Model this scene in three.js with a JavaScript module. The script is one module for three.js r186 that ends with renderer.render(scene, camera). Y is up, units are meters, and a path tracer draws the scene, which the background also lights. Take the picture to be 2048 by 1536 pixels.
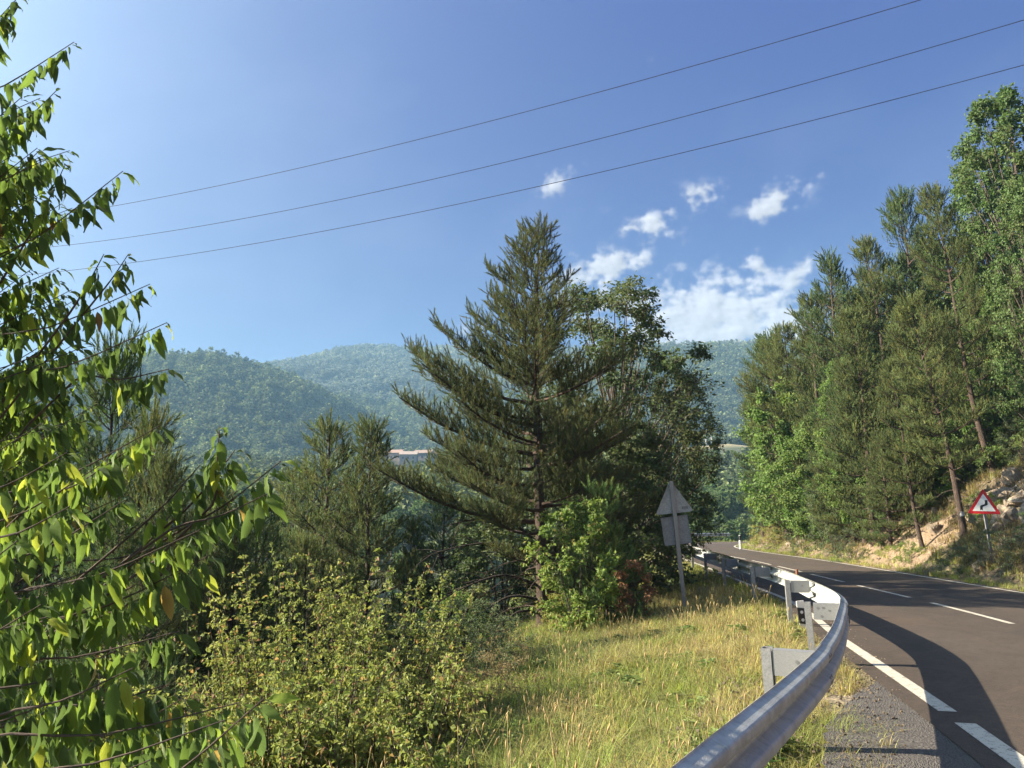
import * as THREE from 'three';
import { ImprovedNoise } from 'three/addons/math/ImprovedNoise.js';
import { mergeGeometries } from 'three/addons/utils/BufferGeometryUtils.js';

// ------------------------------------------------------------------ camera, sky, sun, exposure
const scene = new THREE.Scene();
const EYE = 1.7, PITCH = THREE.MathUtils.degToRad(10.2), FOCAL = 1538;
const camera = new THREE.PerspectiveCamera(53.07, 4 / 3, 0.1, 9000);
camera.position.set(0, EYE, 0);
camera.rotation.set(PITCH, 0, 0);
const renderer = new THREE.WebGLRenderer({ antialias: true });
renderer.toneMapping = THREE.LinearToneMapping;
renderer.toneMappingExposure = 4.0;
renderer.shadowMap.enabled = true;

const SUN_AZ = THREE.MathUtils.degToRad(85), SUN_EL = THREE.MathUtils.degToRad(28);   // azimuth to the left of the view
const sunDir = new THREE.Vector3(-Math.sin(SUN_AZ) * Math.cos(SUN_EL), Math.sin(SUN_EL), -Math.cos(SUN_AZ) * Math.cos(SUN_EL));
const sun = new THREE.DirectionalLight(new THREE.Color().setRGB(1.0, 0.875, 0.69), 5);
sun.name = 'sun';
sun.position.copy(sunDir).multiplyScalar(150);
sun.castShadow = true;
sun.shadow.radius = 1;
sun.shadow.mapSize.set(4096, 4096);
Object.assign(sun.shadow.camera, { left: -90, right: 90, top: 90, bottom: -90, near: 1, far: 400 });
scene.add(sun, sun.target);

const perlin = new ImprovedNoise();
const noise = (x, y, z = 0) => perlin.noise(x, y, z);
function fbm(x, y, z = 0, oct = 4) { let a = 0.5, s = 0; for (let i = 0; i < oct; i++) { s += a * noise(x, y, z); x *= 2.03; y *= 2.03; z *= 2.03; a *= 0.5; } return s; }
const clamp = THREE.MathUtils.clamp, lerp = THREE.MathUtils.lerp;
const sstep = (x, a, b) => { const t = clamp((x - a) / (b - a), 0, 1); return t * t * (3 - 2 * t); };
function rngOf(seed) { let a = seed >>> 0; return () => { a = (a + 0x6d2b79f5) | 0; let t = Math.imul(a ^ (a >>> 15), 1 | a); t = (t + Math.imul(t ^ (t >>> 7), 61 | t)) ^ t; return ((t ^ (t >>> 14)) >>> 0) / 4294967296; }; }
const between = (r, a, b) => a + (b - a) * r();
const gauss = (r) => r() + r() + r() - 1.5;

// clouds: [azimuth right of the view, elevation, half width, half height (degrees), strength, tilt]
const CLOUDS = [
  [14.2, 14.4, 5.4, 2.5, 1.15, 0.1], [18.6, 13.6, 3.6, 1.7, 0.95, 0.05], [11.0, 13.2, 3.0, 2.3, 0.95, 0], [7.3, 18.6, 2.9, 0.95, 1.0, 0.16], [8.6, 16.2, 3.0, 1.1, 0.75, 0], [4.6, 16.3, 1.5, 1.3, 0.7, 0],
  [10.3, 21.4, 1.7, 0.9, 0.85, -0.1], [12.4, 22.3, 0.8, 0.8, 0.45, 0.4], [14.6, 23.1, 1.5, 0.75, 0.85, 0.1], [20.0, 22.4, 1.9, 0.9, 0.85, 0.35],
  [3.2, 24.9, 1.3, 0.9, 0.55, 0.2], [21.2, 17.2, 1.3, 0.75, 0.75, 0.75], [18.6, 17.9, 1.5, 0.9, 0.55, -0.4], [23.3, 23.6, 0.6, 0.4, 0.3, 0.2],
  [-3.2, 14.0, 1.0, 1.2, 0.42, 0.3], [4.2, 19.6, 1.0, 0.3, 0.4, 0.1], [12.8, 17.6, 0.9, 1.3, 0.32, 0.9], [11.3, 32.3, 0.9, 0.4, 0.16, 0.2], [6.2, 28.4, 0.8, 0.4, 0.12, 0.2],
];
{
  const r = rngOf(77);   // the same small fair-weather clouds go on round the rest of the sky
  for (let k = 0; k < 46; k++) { const az = between(r, 48, 312); CLOUDS.push([az > 180 ? az - 360 : az, between(r, 8, 30), between(r, 1, 5), between(r, 0.5, 1.8), between(r, 0.4, 1.0), between(r, -0.3, 0.4)]); }
}
{
  const W = 4096, H = 2048, data = new Float32Array(W * H * 4), DEG = 180 / Math.PI;
  const gain = 1 / renderer.toneMappingExposure;
  for (let row = 0; row < H; row++) {
    const el = ((row + 0.5) / H - 0.5) * Math.PI, ce = Math.cos(el), y = Math.sin(el), eld = el * DEG;
    const up = Math.max(0, y);
    const near = CLOUDS.filter((c) => Math.abs(c[1] - eld) < 3.2 * (c[3] + Math.abs(c[5]) * c[2] * 0.5) + 1.5);
    for (let col = 0; col < W; col++) {
      const a = ((col + 0.5) / W - 0.5) * 2 * Math.PI, x = Math.cos(a) * ce, z = Math.sin(a) * ce;
      const cs = x * sunDir.x + y * sunDir.y + z * sunDir.z, ang = Math.acos(clamp(cs, -1, 1)) * DEG;
      const h = Math.exp(-up * 4.2), g = Math.exp(-ang / 15), g2 = Math.exp(-ang / 42), tw = sstep(-cs, -0.55, 0.55);
      // clear air: deep blue overhead, paler low down and round the sun
      let cr = lerp(0.0, 0.11, h) + g * 9, cg = lerp(0.004, 0.31, h) + g * 11.5 + g2 * 0.08, cb = lerp(0.27, 0.6, h) + g * 11.5 + g2 * 0.3;
      cg *= 1 - 0.08 * tw;
      const low = Math.exp(-ang / 40) * h; cr += low * 0.8; cg += low * 0.75; cb += low * 0.45;
      if (y > 0) {
        const azd = Math.atan2(x, -z) * DEG;
        let d = 0, below = 0;
        for (const c of near) {
          let da = azd - c[0]; if (da > 180) da -= 360; if (da < -180) da += 360;
          const dx = da / (c[2] * 1.1), dy = (eld - c[1] - c[5] * da) / (c[3] * 1.1);
          const q = dx * dx + dy * dy;
          if (q < 7) { const w = c[4] * Math.exp(-q * 0.75); if (w > d) below = dy; d = Math.max(d, w) + 0.12 * c[4] * Math.exp(-q); }
        }
        if (d > 0.02) {
          const n = fbm(azd * 0.55 + 3.1, eld * 0.8, 1.7, 6), n2 = fbm(azd * 1.9 + n, eld * 2.4, 8.3, 5), n3 = fbm((azd - 0.35) * 0.55 + 3.1, (eld + 0.2) * 0.8, 1.7, 6);
          const dens = sstep(d + n * 1.25 + n2 * 0.6, 0.26, 0.95) * clamp(d * 1.7, 0, 1);
          const lit = 0.8 + 0.1 * n2 + 0.55 * (n - n3) + 0.07 * clamp(below, -1.6, 1.2), top = 0.98 * lit;
          cr = lerp(cr, top * 0.93, dens); cg = lerp(cg, top * 0.93, dens); cb = lerp(cb, top * 1.0, dens);
        }
        const veil = Math.max(0, fbm(azd * 0.06 + 5, eld * 0.11 - azd * 0.03, 4.4, 5)) * 0.1 * sstep(eld, 4, 14);
        cr += veil; cg += veil; cb += veil;
      }
      const o = (row * W + col) * 4;
      data[o] = cr * gain; data[o + 1] = cg * gain; data[o + 2] = cb * gain; data[o + 3] = 1;
    }
  }
  const sky = new THREE.DataTexture(data, W, H, THREE.RGBAFormat, THREE.FloatType);
  sky.mapping = THREE.EquirectangularReflectionMapping;
  sky.magFilter = sky.minFilter = THREE.LinearFilter;
  sky.wrapS = THREE.RepeatWrapping;
  sky.needsUpdate = true;
  scene.background = sky;
  scene.environment = sky;
}
scene.fog = new THREE.FogExp2(new THREE.Color().setRGB(0.38, 0.69, 1.0), 0.00026);

// ------------------------------------------------------------------ helpers
const V = (x, y, z) => new THREE.Vector3(x, y, z);
const rgb = (r, g, b) => new THREE.Color().setRGB(r, g, b);
/** the place that the survey of the photograph gives for a point D metres ahead */
function at(px, py, D) {
  const y = (768 - py) / FOCAL, f = Math.cos(PITCH) - y * Math.sin(PITCH), k = D / f;
  return V(k * (px - 1024) / FOCAL, EYE + k * (y * Math.cos(PITCH) + Math.sin(PITCH)), -D);
}
const taken = new Map();
function numbered(name) { const n = taken.get(name) ?? 0; taken.set(name, n + 1); return n ? `${name}_${String(n).padStart(3, '0')}` : name; }
function tag(o, label, category, group) { o.userData.label = label; o.userData.category = category; if (group) o.userData.group = group; return o; }
function shade(o) { o.traverse((m) => { if (m.isMesh) { m.castShadow = true; m.receiveShadow = true; } }); return o; }
function thing(name, label, category, group, p = [0, 0, 0]) { const o = new THREE.Group(); o.name = numbered(name); o.position.set(...p); scene.add(o); return tag(o, label, category, group); }
function part(parent, name, geometry, material) { const m = new THREE.Mesh(geometry, material); m.name = name; m.castShadow = m.receiveShadow = true; parent.add(m); return m; }
function struct(name, geometry, material) { const m = new THREE.Mesh(geometry, material); m.name = numbered(name); m.userData.kind = 'structure'; m.receiveShadow = m.castShadow = true; scene.add(m); return m; }
function copyOf(proto, name, label, category, group) { const c = proto.clone(); c.name = numbered(name); c.userData = {}; scene.add(c); return tag(c, label, category, group); }
function stuff(name, label, category, geometry, material, places, parent = scene) {
  const m = new THREE.InstancedMesh(geometry, material, places.length); m.name = parent === scene ? numbered(name) : name;
  const c = new THREE.Color();
  places.forEach((p, i) => { m.setMatrixAt(i, p.m); if (p.c) m.setColorAt(i, c.setRGB(p.c[0], p.c[1], p.c[2])); });
  m.userData.kind = 'stuff'; if (label) { m.userData.label = label; m.userData.category = category; }
  m.castShadow = m.receiveShadow = true; parent.add(m); return m;
}
const _e = new THREE.Euler(), _q = new THREE.Quaternion(), _s = V(1, 1, 1);
function placed(x, y, z, sx, sy, sz, ry = 0, rx = 0, rz = 0) { return new THREE.Matrix4().compose(V(x, y, z), _q.setFromEuler(_e.set(rx, ry, rz, 'YXZ')), _s.set(sx, sy, sz)).clone(); }

/** collects triangles with normals, colours and uv */
class Geo {
  constructor() { this.p = []; this.n = []; this.c = []; this.u = []; this.i = []; }
  v(x, y, z, nx, ny, nz, col, u = 0, w = 0) { this.p.push(x, y, z); this.n.push(nx, ny, nz); this.c.push(col[0], col[1], col[2]); this.u.push(u, w); return this.p.length / 3 - 1; }
  tri(a, b, c, col) {
    let ux = b.x - a.x, uy = b.y - a.y, uz = b.z - a.z, vx = c.x - a.x, vy = c.y - a.y, vz = c.z - a.z;
    let nx = uy * vz - uz * vy, ny = uz * vx - ux * vz, nz = ux * vy - uy * vx; const l = Math.hypot(nx, ny, nz) || 1; nx /= l; ny /= l; nz /= l;
    const k = this.v(a.x, a.y, a.z, nx, ny, nz, col, 0, 0); this.v(b.x, b.y, b.z, nx, ny, nz, col, 1, 0); this.v(c.x, c.y, c.z, nx, ny, nz, col, 1, 1); this.i.push(k, k + 1, k + 2);
  }
  tube(pts, rad, sides = 5, col = [1, 1, 1]) {
    let along = 0, start = this.p.length / 3; const a = V(), b = V(), t = V(), n = V();
    for (let k = 0; k < pts.length; k++) {
      t.subVectors(pts[Math.min(k + 1, pts.length - 1)], pts[Math.max(k - 1, 0)]).normalize();
      a.set(0.31, 0.17, 0.93).cross(t); if (a.lengthSq() < 1e-3) a.set(1, 0, 0).cross(t); a.normalize(); b.crossVectors(t, a);
      if (k) along += pts[k].distanceTo(pts[k - 1]);
      for (let s = 0; s <= sides; s++) { const w = s / sides * Math.PI * 2; n.copy(a).multiplyScalar(Math.cos(w)).addScaledVector(b, Math.sin(w)); this.v(pts[k].x + n.x * rad[k], pts[k].y + n.y * rad[k], pts[k].z + n.z * rad[k], n.x, n.y, n.z, col, s / sides * Math.max(0.06, 6.28 * rad[0]), along); }
    }
    const R = sides + 1;
    for (let k = 0; k < pts.length - 1; k++) for (let s = 0; s < sides; s++) { const o = start + k * R + s; this.i.push(o, o + 1, o + R, o + 1, o + R + 1, o + R); }
    return this;
  }
  /** a leaf: base, direction of growth, face normal, length, width, fold and droop */
  leaf(b, d, f, len, wid, col, bend = 0.15) {
    const s = LS.crossVectors(d, f).normalize(), m = LM.copy(b).addScaledVector(d, len * 0.5).addScaledVector(f, -bend * len * 0.25), e = LE.copy(b).addScaledVector(d, len).addScaledVector(f, -bend * len);
    const l = LL.copy(b).addScaledVector(d, len * 0.45).addScaledVector(s, wid / 2).addScaledVector(f, wid * 0.16), r = LR.copy(b).addScaledVector(d, len * 0.45).addScaledVector(s, -wid / 2).addScaledVector(f, wid * 0.16);
    this.tri(b, r, e, col); this.tri(b, e, l, col);
  }
  build() {
    const g = new THREE.BufferGeometry();
    g.setAttribute('position', new THREE.BufferAttribute(new Float32Array(this.p), 3)); g.setAttribute('normal', new THREE.BufferAttribute(new Float32Array(this.n), 3));
    g.setAttribute('color', new THREE.BufferAttribute(new Float32Array(this.c), 3)); g.setAttribute('uv', new THREE.BufferAttribute(new Float32Array(this.u), 2)); g.setIndex(this.i); return g;
  }
}
const LS = V(), LM = V(), LE = V(), LL = V(), LR = V();
const randDir = (r) => { const z = 2 * r() - 1, a = r() * 6.2832, q = Math.sqrt(1 - z * z); return V(q * Math.cos(a), z, q * Math.sin(a)); };
const UPV = V(0, 1, 0);
function curve(pts, n) { return new THREE.CatmullRomCurve3(pts).getPoints(n); }

// tileable textures
function tile(size, f, srgb = false) {
  const d = new Uint8Array(size * size * 4);
  for (let y = 0; y < size; y++) for (let x = 0; x < size; x++) { const c = f(x / size, y / size, x, y), o = (y * size + x) * 4; d[o] = clamp(c[0], 0, 1) * 255; d[o + 1] = clamp(c[1], 0, 1) * 255; d[o + 2] = clamp(c[2], 0, 1) * 255; d[o + 3] = 255; }
  const t = new THREE.DataTexture(d, size, size); t.wrapS = t.wrapT = THREE.RepeatWrapping; t.magFilter = THREE.LinearFilter; t.minFilter = THREE.LinearMipmapLinearFilter; t.generateMipmaps = true; if (srgb) t.colorSpace = THREE.SRGBColorSpace; t.needsUpdate = true; return t;
}
function pn(u, v, f, z = 0) { const a = u * Math.PI * 2, b = v * Math.PI * 2, k = f / 6.2832; return perlin.noise(Math.cos(a) * k + 17 + z, Math.sin(a) * k + Math.cos(b) * k * 1.0 + 5, Math.sin(b) * k + z * 3.1); }
const repeated = (t, x, y) => { const c = t.clone(); c.repeat.set(x, y); c.needsUpdate = true; return c; };

const rT = rngOf(5);
const asphaltTex = tile(512, (u, v) => { const s = rT(), g = 0.62 + 0.5 * (s - 0.5) + (s > 0.955 ? 0.75 : 0) - (s < 0.08 ? 0.3 : 0) + 0.16 * pn(u, v, 30) + 0.12 * pn(u, v, 7, 2) + 0.1 * pn(u, v, 90, 4); return [g * 1.02, g, g * 0.97]; });
const asphaltBump = tile(1024, (u, v) => { const s = rT(), g = 0.5 + 0.5 * (s - 0.5) + 0.25 * pn(u, v, 120); return [g, g, g]; });
const coarseTex = tile(1024, (u, v) => { const a = pn(u, v, 170, 4), b = pn(u, v, 330, 1), s = rT(); const g = 0.62 + 0.55 * a + 0.3 * b + 0.25 * (s - 0.5); return [g * 1.03, g, g * 0.96]; });
const coarseBump = tile(1024, (u, v) => { const g = 0.5 + 0.75 * pn(u, v, 170, 4) + 0.3 * pn(u, v, 330, 1); return [g, g, g]; });
const barkTex = tile(512, (u, v) => { const a = pn(u * 1, v, 8, 1), b = Math.abs(pn(u, v * 1, 40, 6)), p = Math.abs(perlin.noise(Math.cos(u * 6.28) * 7, Math.sin(u * 6.28) * 7, Math.sin(v * 6.28) * 1.2 + Math.cos(v * 6.28))); const g = 0.42 + 1.0 * p + 0.35 * b + 0.3 * a; return [g, g * 0.97, g * 0.93]; });
const groundTex = tile(1024, (u, v) => { const s = rT(), g = 0.72 + 0.45 * pn(u, v, 60, 2) + 0.35 * pn(u, v, 200, 5) + 0.4 * (s - 0.5); return [g * 1.03, g, g * 0.94]; });
const groundBump = tile(1024, (u, v) => { const g = 0.5 + 0.5 * pn(u, v, 60, 2) + 0.5 * pn(u, v, 200, 5); return [g, g, g]; });
const zincTex = tile(512, (u, v) => { const g = 0.8 + 0.22 * pn(u, v, 26, 3) + 0.2 * pn(u, v, 70, 8) + 0.05 * (rT() - 0.5) + 0.1 * pn(u, v, 5, 1); return [g, g, g * 1.02]; });
const streakTex = tile(512, (u, v, x) => { const g = 0.86 + 0.14 * perlin.noise(x * 0.21, Math.sin(v * 6.28) * 0.4, Math.cos(v * 6.28) * 0.4) + 0.14 * perlin.noise(x * 0.9, Math.sin(v * 6.28) * 0.8, 4) + 0.24 * pn(u, v, 9, 3) + 0.12 * pn(u, v, 34, 6) + 0.06 * (rT() - 0.5); return [g, g, g * 1.01]; });
const paintTex = tile(1024, (u, v) => { const a = pn(u, v, 24, 3), b = pn(u, v, 90, 7), c = Math.abs(pn(u, v, 45, 9)), s = rT(); const worn = sstep(a * 0.7 + b * 0.8 + (s - 0.5) * 0.35, 0.32, 0.5), crack = sstep(c, 0.022, 0.006) * (a > -0.05 ? 1 : 0); const k = Math.max(worn, crack * 0.8), g = 0.93 + 0.1 * (s - 0.5) + 0.08 * b; return [lerp(g, 0.17, k), lerp(g * 0.985, 0.16, k), lerp(g * 0.94, 0.15, k)]; });

const std = (color, o = {}) => new THREE.MeshStandardMaterial({ color, roughness: 0.9, metalness: 0, ...o });
const leafMat = (color, t = 0.4, o = {}) => new THREE.MeshPhysicalMaterial({ color, roughness: 1, metalness: 0, transmission: t, thickness: 0, side: THREE.DoubleSide, vertexColors: true, specularIntensity: 0.5, ...o });
const M = {
  ground: std(rgb(1, 1, 1), { vertexColors: true, roughness: 1, map: repeated(groundTex, 0.33, 0.33), bumpMap: repeated(groundBump, 0.33, 0.33), bumpScale: 0.05 }),
  road: std(rgb(0.092, 0.066, 0.046), { vertexColors: true, roughness: 0.86, map: repeated(asphaltTex, 0.4, 0.4), bumpMap: repeated(asphaltBump, 0.7, 0.7), bumpScale: 0.006 }),
  apron: std(rgb(0.14, 0.13, 0.12), { roughness: 0.93, map: repeated(coarseTex, 0.5, 0.5), bumpMap: repeated(coarseBump, 0.5, 0.5), bumpScale: 0.016 }),
  paint: std(rgb(0.5, 0.47, 0.4), { roughness: 0.75, map: repeated(paintTex, 0.7, 0.7) }),
  zinc: std(rgb(0.31, 0.31, 0.3), { roughness: 0.55, metalness: 0.35, map: repeated(zincTex, 3, 3) }),
  beam: std(rgb(0.53, 0.54, 0.5), { roughness: 0.55, metalness: 0.3, map: repeated(streakTex, 0.9, 0.5), bumpMap: repeated(zincTex, 2.5, 2.5), bumpScale: 0.0015 }),
  bolt: std(rgb(0.2, 0.2, 0.2), { roughness: 0.5, metalness: 0.6 }),
  pineBark: std(rgb(0.14, 0.095, 0.07), { vertexColors: true, map: repeated(barkTex, 2, 0.7), bumpMap: repeated(barkTex, 2, 0.7), bumpScale: 0.03 }),
  bark: std(rgb(0.15, 0.12, 0.095), { vertexColors: true, map: repeated(barkTex, 3, 1), bumpMap: repeated(barkTex, 3, 1), bumpScale: 0.015 }),
  needle: leafMat(rgb(0.13, 0.155, 0.055), 0.3),
  needleD: leafMat(rgb(0.115, 0.13, 0.05), 0.28),
  needleB: leafMat(rgb(0.15, 0.175, 0.06), 0.3),
  needleC: leafMat(rgb(0.1, 0.145, 0.055), 0.3),
  leaf: leafMat(rgb(0.115, 0.17, 0.048), 0.45),
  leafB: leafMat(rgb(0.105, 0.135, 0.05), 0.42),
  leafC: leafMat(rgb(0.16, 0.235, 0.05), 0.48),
  cherry: leafMat(rgb(0.13, 0.21, 0.035), 0.5, { roughness: 0.8, specularIntensity: 0.9 }),
  grass: leafMat(rgb(0.43, 0.47, 0.13), 0.4),
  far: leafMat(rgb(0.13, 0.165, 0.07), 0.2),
};

// ------------------------------------------------------------------ the road's course and the lie of the land (x to the right, D ahead = -z)
const ROAD = [[-14, -62], [-5, -35], [1.8, -14], [5.6, 0], [6.98, 6], [7.8, 10], [8.52, 13.65], [9.02, 17.25], [9.47, 21.7], [9.9, 25.8], [10.4, 30.5], [10.95, 37], [11.3, 46], [12.1, 54], [14.2, 60.8], [18.0, 65.6], [23.5, 68.3], [31, 70], [45, 70.8], [70, 69], [110, 60]];
const roadLine = (() => {
  const c = new THREE.CatmullRomCurve3(ROAD.map(([x, d]) => V(x, 0, d)), false, 'centripetal'), pts = c.getSpacedPoints(520), out = []; let s = 0;
  for (let i = 0; i < pts.length; i++) { const a = pts[Math.max(0, i - 1)], b = pts[Math.min(pts.length - 1, i + 1)], t = b.clone().sub(a).normalize(); if (i) s += pts[i].distanceTo(pts[i - 1]); out.push({ x: pts[i].x, D: pts[i].z, tx: t.x, tD: t.z, s }); }
  return out;
})();
const WL = (D) => lerp(3.3, 2.95, sstep(D, 11, 18)), WR = 3.3;
const sAt = (D) => roadLine.reduce((b, p) => (p.D < 60 && Math.abs(p.D - D) < Math.abs(b.D - D) ? p : b), roadLine[0]).s;
function roadAt(s) { let lo = 0, hi = roadLine.length - 1; while (hi - lo > 1) { const m = (lo + hi) >> 1; if (roadLine[m].s <= s) lo = m; else hi = m; } const a = roadLine[lo], b = roadLine[hi], t = clamp((s - a.s) / (b.s - a.s), 0, 1); return { x: lerp(a.x, b.x, t), D: lerp(a.D, b.D, t), tx: lerp(a.tx, b.tx, t), tD: lerp(a.tD, b.tD, t), s }; }
function lateral(x, D) {
  let best = 1e18, k = 0;
  for (let i = 0; i < roadLine.length; i += 2) { const p = roadLine[i], q = (p.x - x) ** 2 + (p.D - D) ** 2; if (q < best) { best = q; k = i; } }
  const p = roadLine[k], along = (x - p.x) * p.tx + (D - p.D) * p.tD; let lat = (x - p.x) * p.tD - (D - p.D) * p.tx;
  if (Math.abs(along) > 2) lat = Math.sign(lat || 1) * Math.sqrt(best);
  return { lat, D: p.D, s: p.s + along };
}
const steps = (x, t) => { for (let i = 1; i < t.length; i++) if (x < t[i][0]) return lerp(t[i - 1][1], t[i][1], (x - t[i - 1][0]) / (t[i][0] - t[i - 1][0])); return t[t.length - 1][1]; };
const cone = (dx, dd, left, right, deep, b, slope) => { const ex = dx < 0 ? dx * left : dx * right, r = Math.hypot(ex, dd * deep); return slope * (Math.sqrt(r * r + b * b) - b); };
const smax = (a, b, k) => { const h = clamp(0.5 + 0.5 * (a - b) / k, 0, 1); return lerp(b, a, h) + k * h * (1 - h); };
function farLand(x, D) {
  let h = steps(D, [[90, -17], [125, -7], [400, 40], [432, 41.2], [560, 49], [900, 70], [3000, 120], [6000, 160]]);
  h -= 17 * sstep(-x, -10, 60) * sstep(D, 150, 400) * (1 - sstep(D, 600, 900));
  h += 10 * Math.exp(-(((x + 65) / 46) ** 2) - ((D - 492) / 34) ** 2);
  h += (D > 110 ? 1 : 0) * fbm(x / 130, D / 130, 2.2, 4) * Math.min(18, (D - 110) * 0.06);
  const wob = fbm(x / 210, D / 210, 9.1, 5);
  const A = 186 - cone(x + 365 + D * 0, D - 900, 0.55, 1, 1, 75, 0.5) + wob * 26 * sstep(Math.hypot(x + 365, D - 900), 20, 200);
  const B = 356 - cone(x + 291, D - 1600, 1.05, 0.14, 0.95, 70, 0.44) + fbm(x / 300, D / 300, 3.3, 5) * 70 * sstep(1600 - D, 60, 500) - 8 * Math.max(0, 1 - Math.abs(x + 190) / 90);
  const R = 262 - cone(x - 560, D - 1150, 0.2, 0.1, 1, 90, 0.5) + wob * 22 - 70 * sstep(-x, -170, 40);
  return smax(smax(smax(h, A, 20), B, 20), R, 20);
}
function nearLand(x, D) {
  const n = lateral(x, D), wl = WL(n.D);
  if (n.lat > 0) {
    const v = n.lat - WR; if (v < 0) return -0.07;
    let h = v < 0.7 ? 0.03 * v : v < 4.6 ? 0.02 + (v - 0.7) * 0.8 : 3.14 + (v - 4.6) * 0.52;
    h = Math.min(h, 24 + (h - 24) * 0.15);
    return h + fbm(x * 0.45, D * 0.45, 1.5, 4) * 0.8 * sstep(v, 0.7, 4) + fbm(x * 2.1, D * 2.1, 6.5, 3) * 0.22 * sstep(v, 0.6, 1.6);
  }
  const u = -n.lat - wl; if (u < 0) return -0.07;
  const e = 1.6 * (1 - sstep(D, 3, 9)) - 1.2 * sstep(D, 24, 34), q = u > 1.2 ? Math.max(1.2, u - e) : u;
  let h = steps(q, [[0, -0.03], [1.0, -0.08], [2.2, -0.34], [5, -0.75], [6, -1.1], [14, -5.8], [45, -15], [60, -16.5], [1e5, -17]]);
  return h + fbm(x * 0.5, D * 0.5, 3.5, 4) * (0.2 * sstep(u, 0.8, 3) + 0.5 * sstep(u, 6, 12)) + 0.09 * fbm(x * 2.2, D * 2.2, 5.1, 2) * sstep(u, 1, 3);
}
function land(x, D) { if (D < 62) return nearLand(x, D); const a = nearLand(x, D); return D < 85 ? Math.max(a, farLand(x, D)) : smax(a, farLand(x, D), 4); }

{
  const axis = (dense0, dense1, step, lo, hi, grow) => { const a = []; for (let x = dense0; x <= dense1; x += step) a.push(x); let s = step, x = dense1; while (x < hi) { s *= grow; x += s; a.push(Math.min(x, hi)); } s = step; x = dense0; while (x > lo) { s *= grow; x -= s; a.unshift(Math.max(x, lo)); } return a; };
  const xs = axis(-9, 24, 0.3, -2600, 2600, 1.075), ds = axis(2, 40, 0.33, -500, 3200, 1.05), p = [], c = [], u = [], idx = [];
  for (const D of ds) for (const x of xs) {
    const h = land(x, D); p.push(x, h, -D); u.push(x, -D);
    let col;
    if (D > 78 || Math.abs(x) > 130) { const f = fbm(x / 60, D / 60, 0.4, 3); const glade = D > 500 ? sstep(fbm(x / 75, D / 75, 55, 4), 0.1, 0.26) : 0; col = [lerp(0.09, 0.24, glade) + 0.05 * f, lerp(0.11, 0.23, glade) + 0.04 * f, lerp(0.05, 0.12, glade) + 0.02 * f]; const fieldy = sstep(D, 398, 404) * (1 - sstep(D, 424, 430)) * sstep(x, 60, 80); col = [lerp(col[0], 0.45, fieldy), lerp(col[1], 0.38, fieldy), lerp(col[2], 0.2, fieldy)]; if (x < -60 && D > 470 && D < 500) col = [0.3, 0.27, 0.15]; }
    else {
      const n = lateral(x, D), f = fbm(x * 0.9, D * 0.9, 7.7, 4);
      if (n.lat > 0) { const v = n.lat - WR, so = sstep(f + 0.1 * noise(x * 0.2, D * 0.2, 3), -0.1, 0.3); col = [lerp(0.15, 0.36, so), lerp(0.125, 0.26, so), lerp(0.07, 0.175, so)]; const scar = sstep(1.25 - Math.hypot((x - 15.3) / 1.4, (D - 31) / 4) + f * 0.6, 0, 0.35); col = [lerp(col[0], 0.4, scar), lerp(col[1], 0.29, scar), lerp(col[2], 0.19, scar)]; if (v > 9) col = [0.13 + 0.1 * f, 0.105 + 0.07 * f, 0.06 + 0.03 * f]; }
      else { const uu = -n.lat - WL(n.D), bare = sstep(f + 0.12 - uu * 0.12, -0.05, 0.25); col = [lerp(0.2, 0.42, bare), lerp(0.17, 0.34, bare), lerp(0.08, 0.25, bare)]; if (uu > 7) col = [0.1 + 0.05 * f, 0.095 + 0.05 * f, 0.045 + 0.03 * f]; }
    }
    c.push(...col);
  }
  const W = xs.length;
  for (let j = 0; j < ds.length - 1; j++) for (let i = 0; i < W - 1; i++) { const o = j * W + i; idx.push(o, o + 1, o + W, o + 1, o + W + 1, o + W); }
  const g = new THREE.BufferGeometry(); g.setAttribute('position', new THREE.Float32BufferAttribute(p, 3)); g.setAttribute('color', new THREE.Float32BufferAttribute(c, 3)); g.setAttribute('uv', new THREE.Float32BufferAttribute(u, 2)); g.setIndex(idx); g.computeVertexNormals();
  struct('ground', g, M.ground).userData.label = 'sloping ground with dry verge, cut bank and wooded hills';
  console.log('ground', xs.length, ds.length);
}
const gy = (p) => land(p.x, -p.z);

// the carriageway and its paint
function ribbon(s0, s1, l0, l1, y, across = 1, ds = 0.5, tint) {
  const g = new Geo(), n = Math.max(1, Math.ceil((s1 - s0) / ds)), R = across + 1;
  for (let k = 0; k <= n; k++) { const p = roadAt(lerp(s0, s1, k / n)); for (let j = 0; j <= across; j++) { const a = typeof l0 === 'function' ? l0(p.D) : l0, b = typeof l1 === 'function' ? l1(p.D) : l1, l = lerp(a, b, j / across), x = p.x + l * p.tD, D = p.D - l * p.tx; g.v(x, y, -D, 0, 1, 0, tint ? tint(x, D, l) : [1, 1, 1], l, p.s); } }
  for (let k = 0; k < n; k++) for (let j = 0; j < across; j++) { const o = k * R + j; g.i.push(o, o + 1, o + R, o + 1, o + R + 1, o + R); }
  return g.build();
}
const sEnd = roadLine[roadLine.length - 1].s;
struct('road', ribbon(0, sEnd, (D) => -WL(D) - 0.22, WR + 0.2, 0, 24, 0.35, (x, D, l) => { const f = 1 + 0.45 * fbm(x * 0.35, D * 0.12, 2.5, 4) + 0.35 * fbm(x * 1.6, D * 0.5, 5.5, 3), w = 0.12 * fbm(x * 0.5, D * 0.2, 8.8, 3); return [f * (1 + w), f, f * (1 - w)]; }), M.road).userData.label = 'dark asphalt country road curving round the bend';
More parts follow.
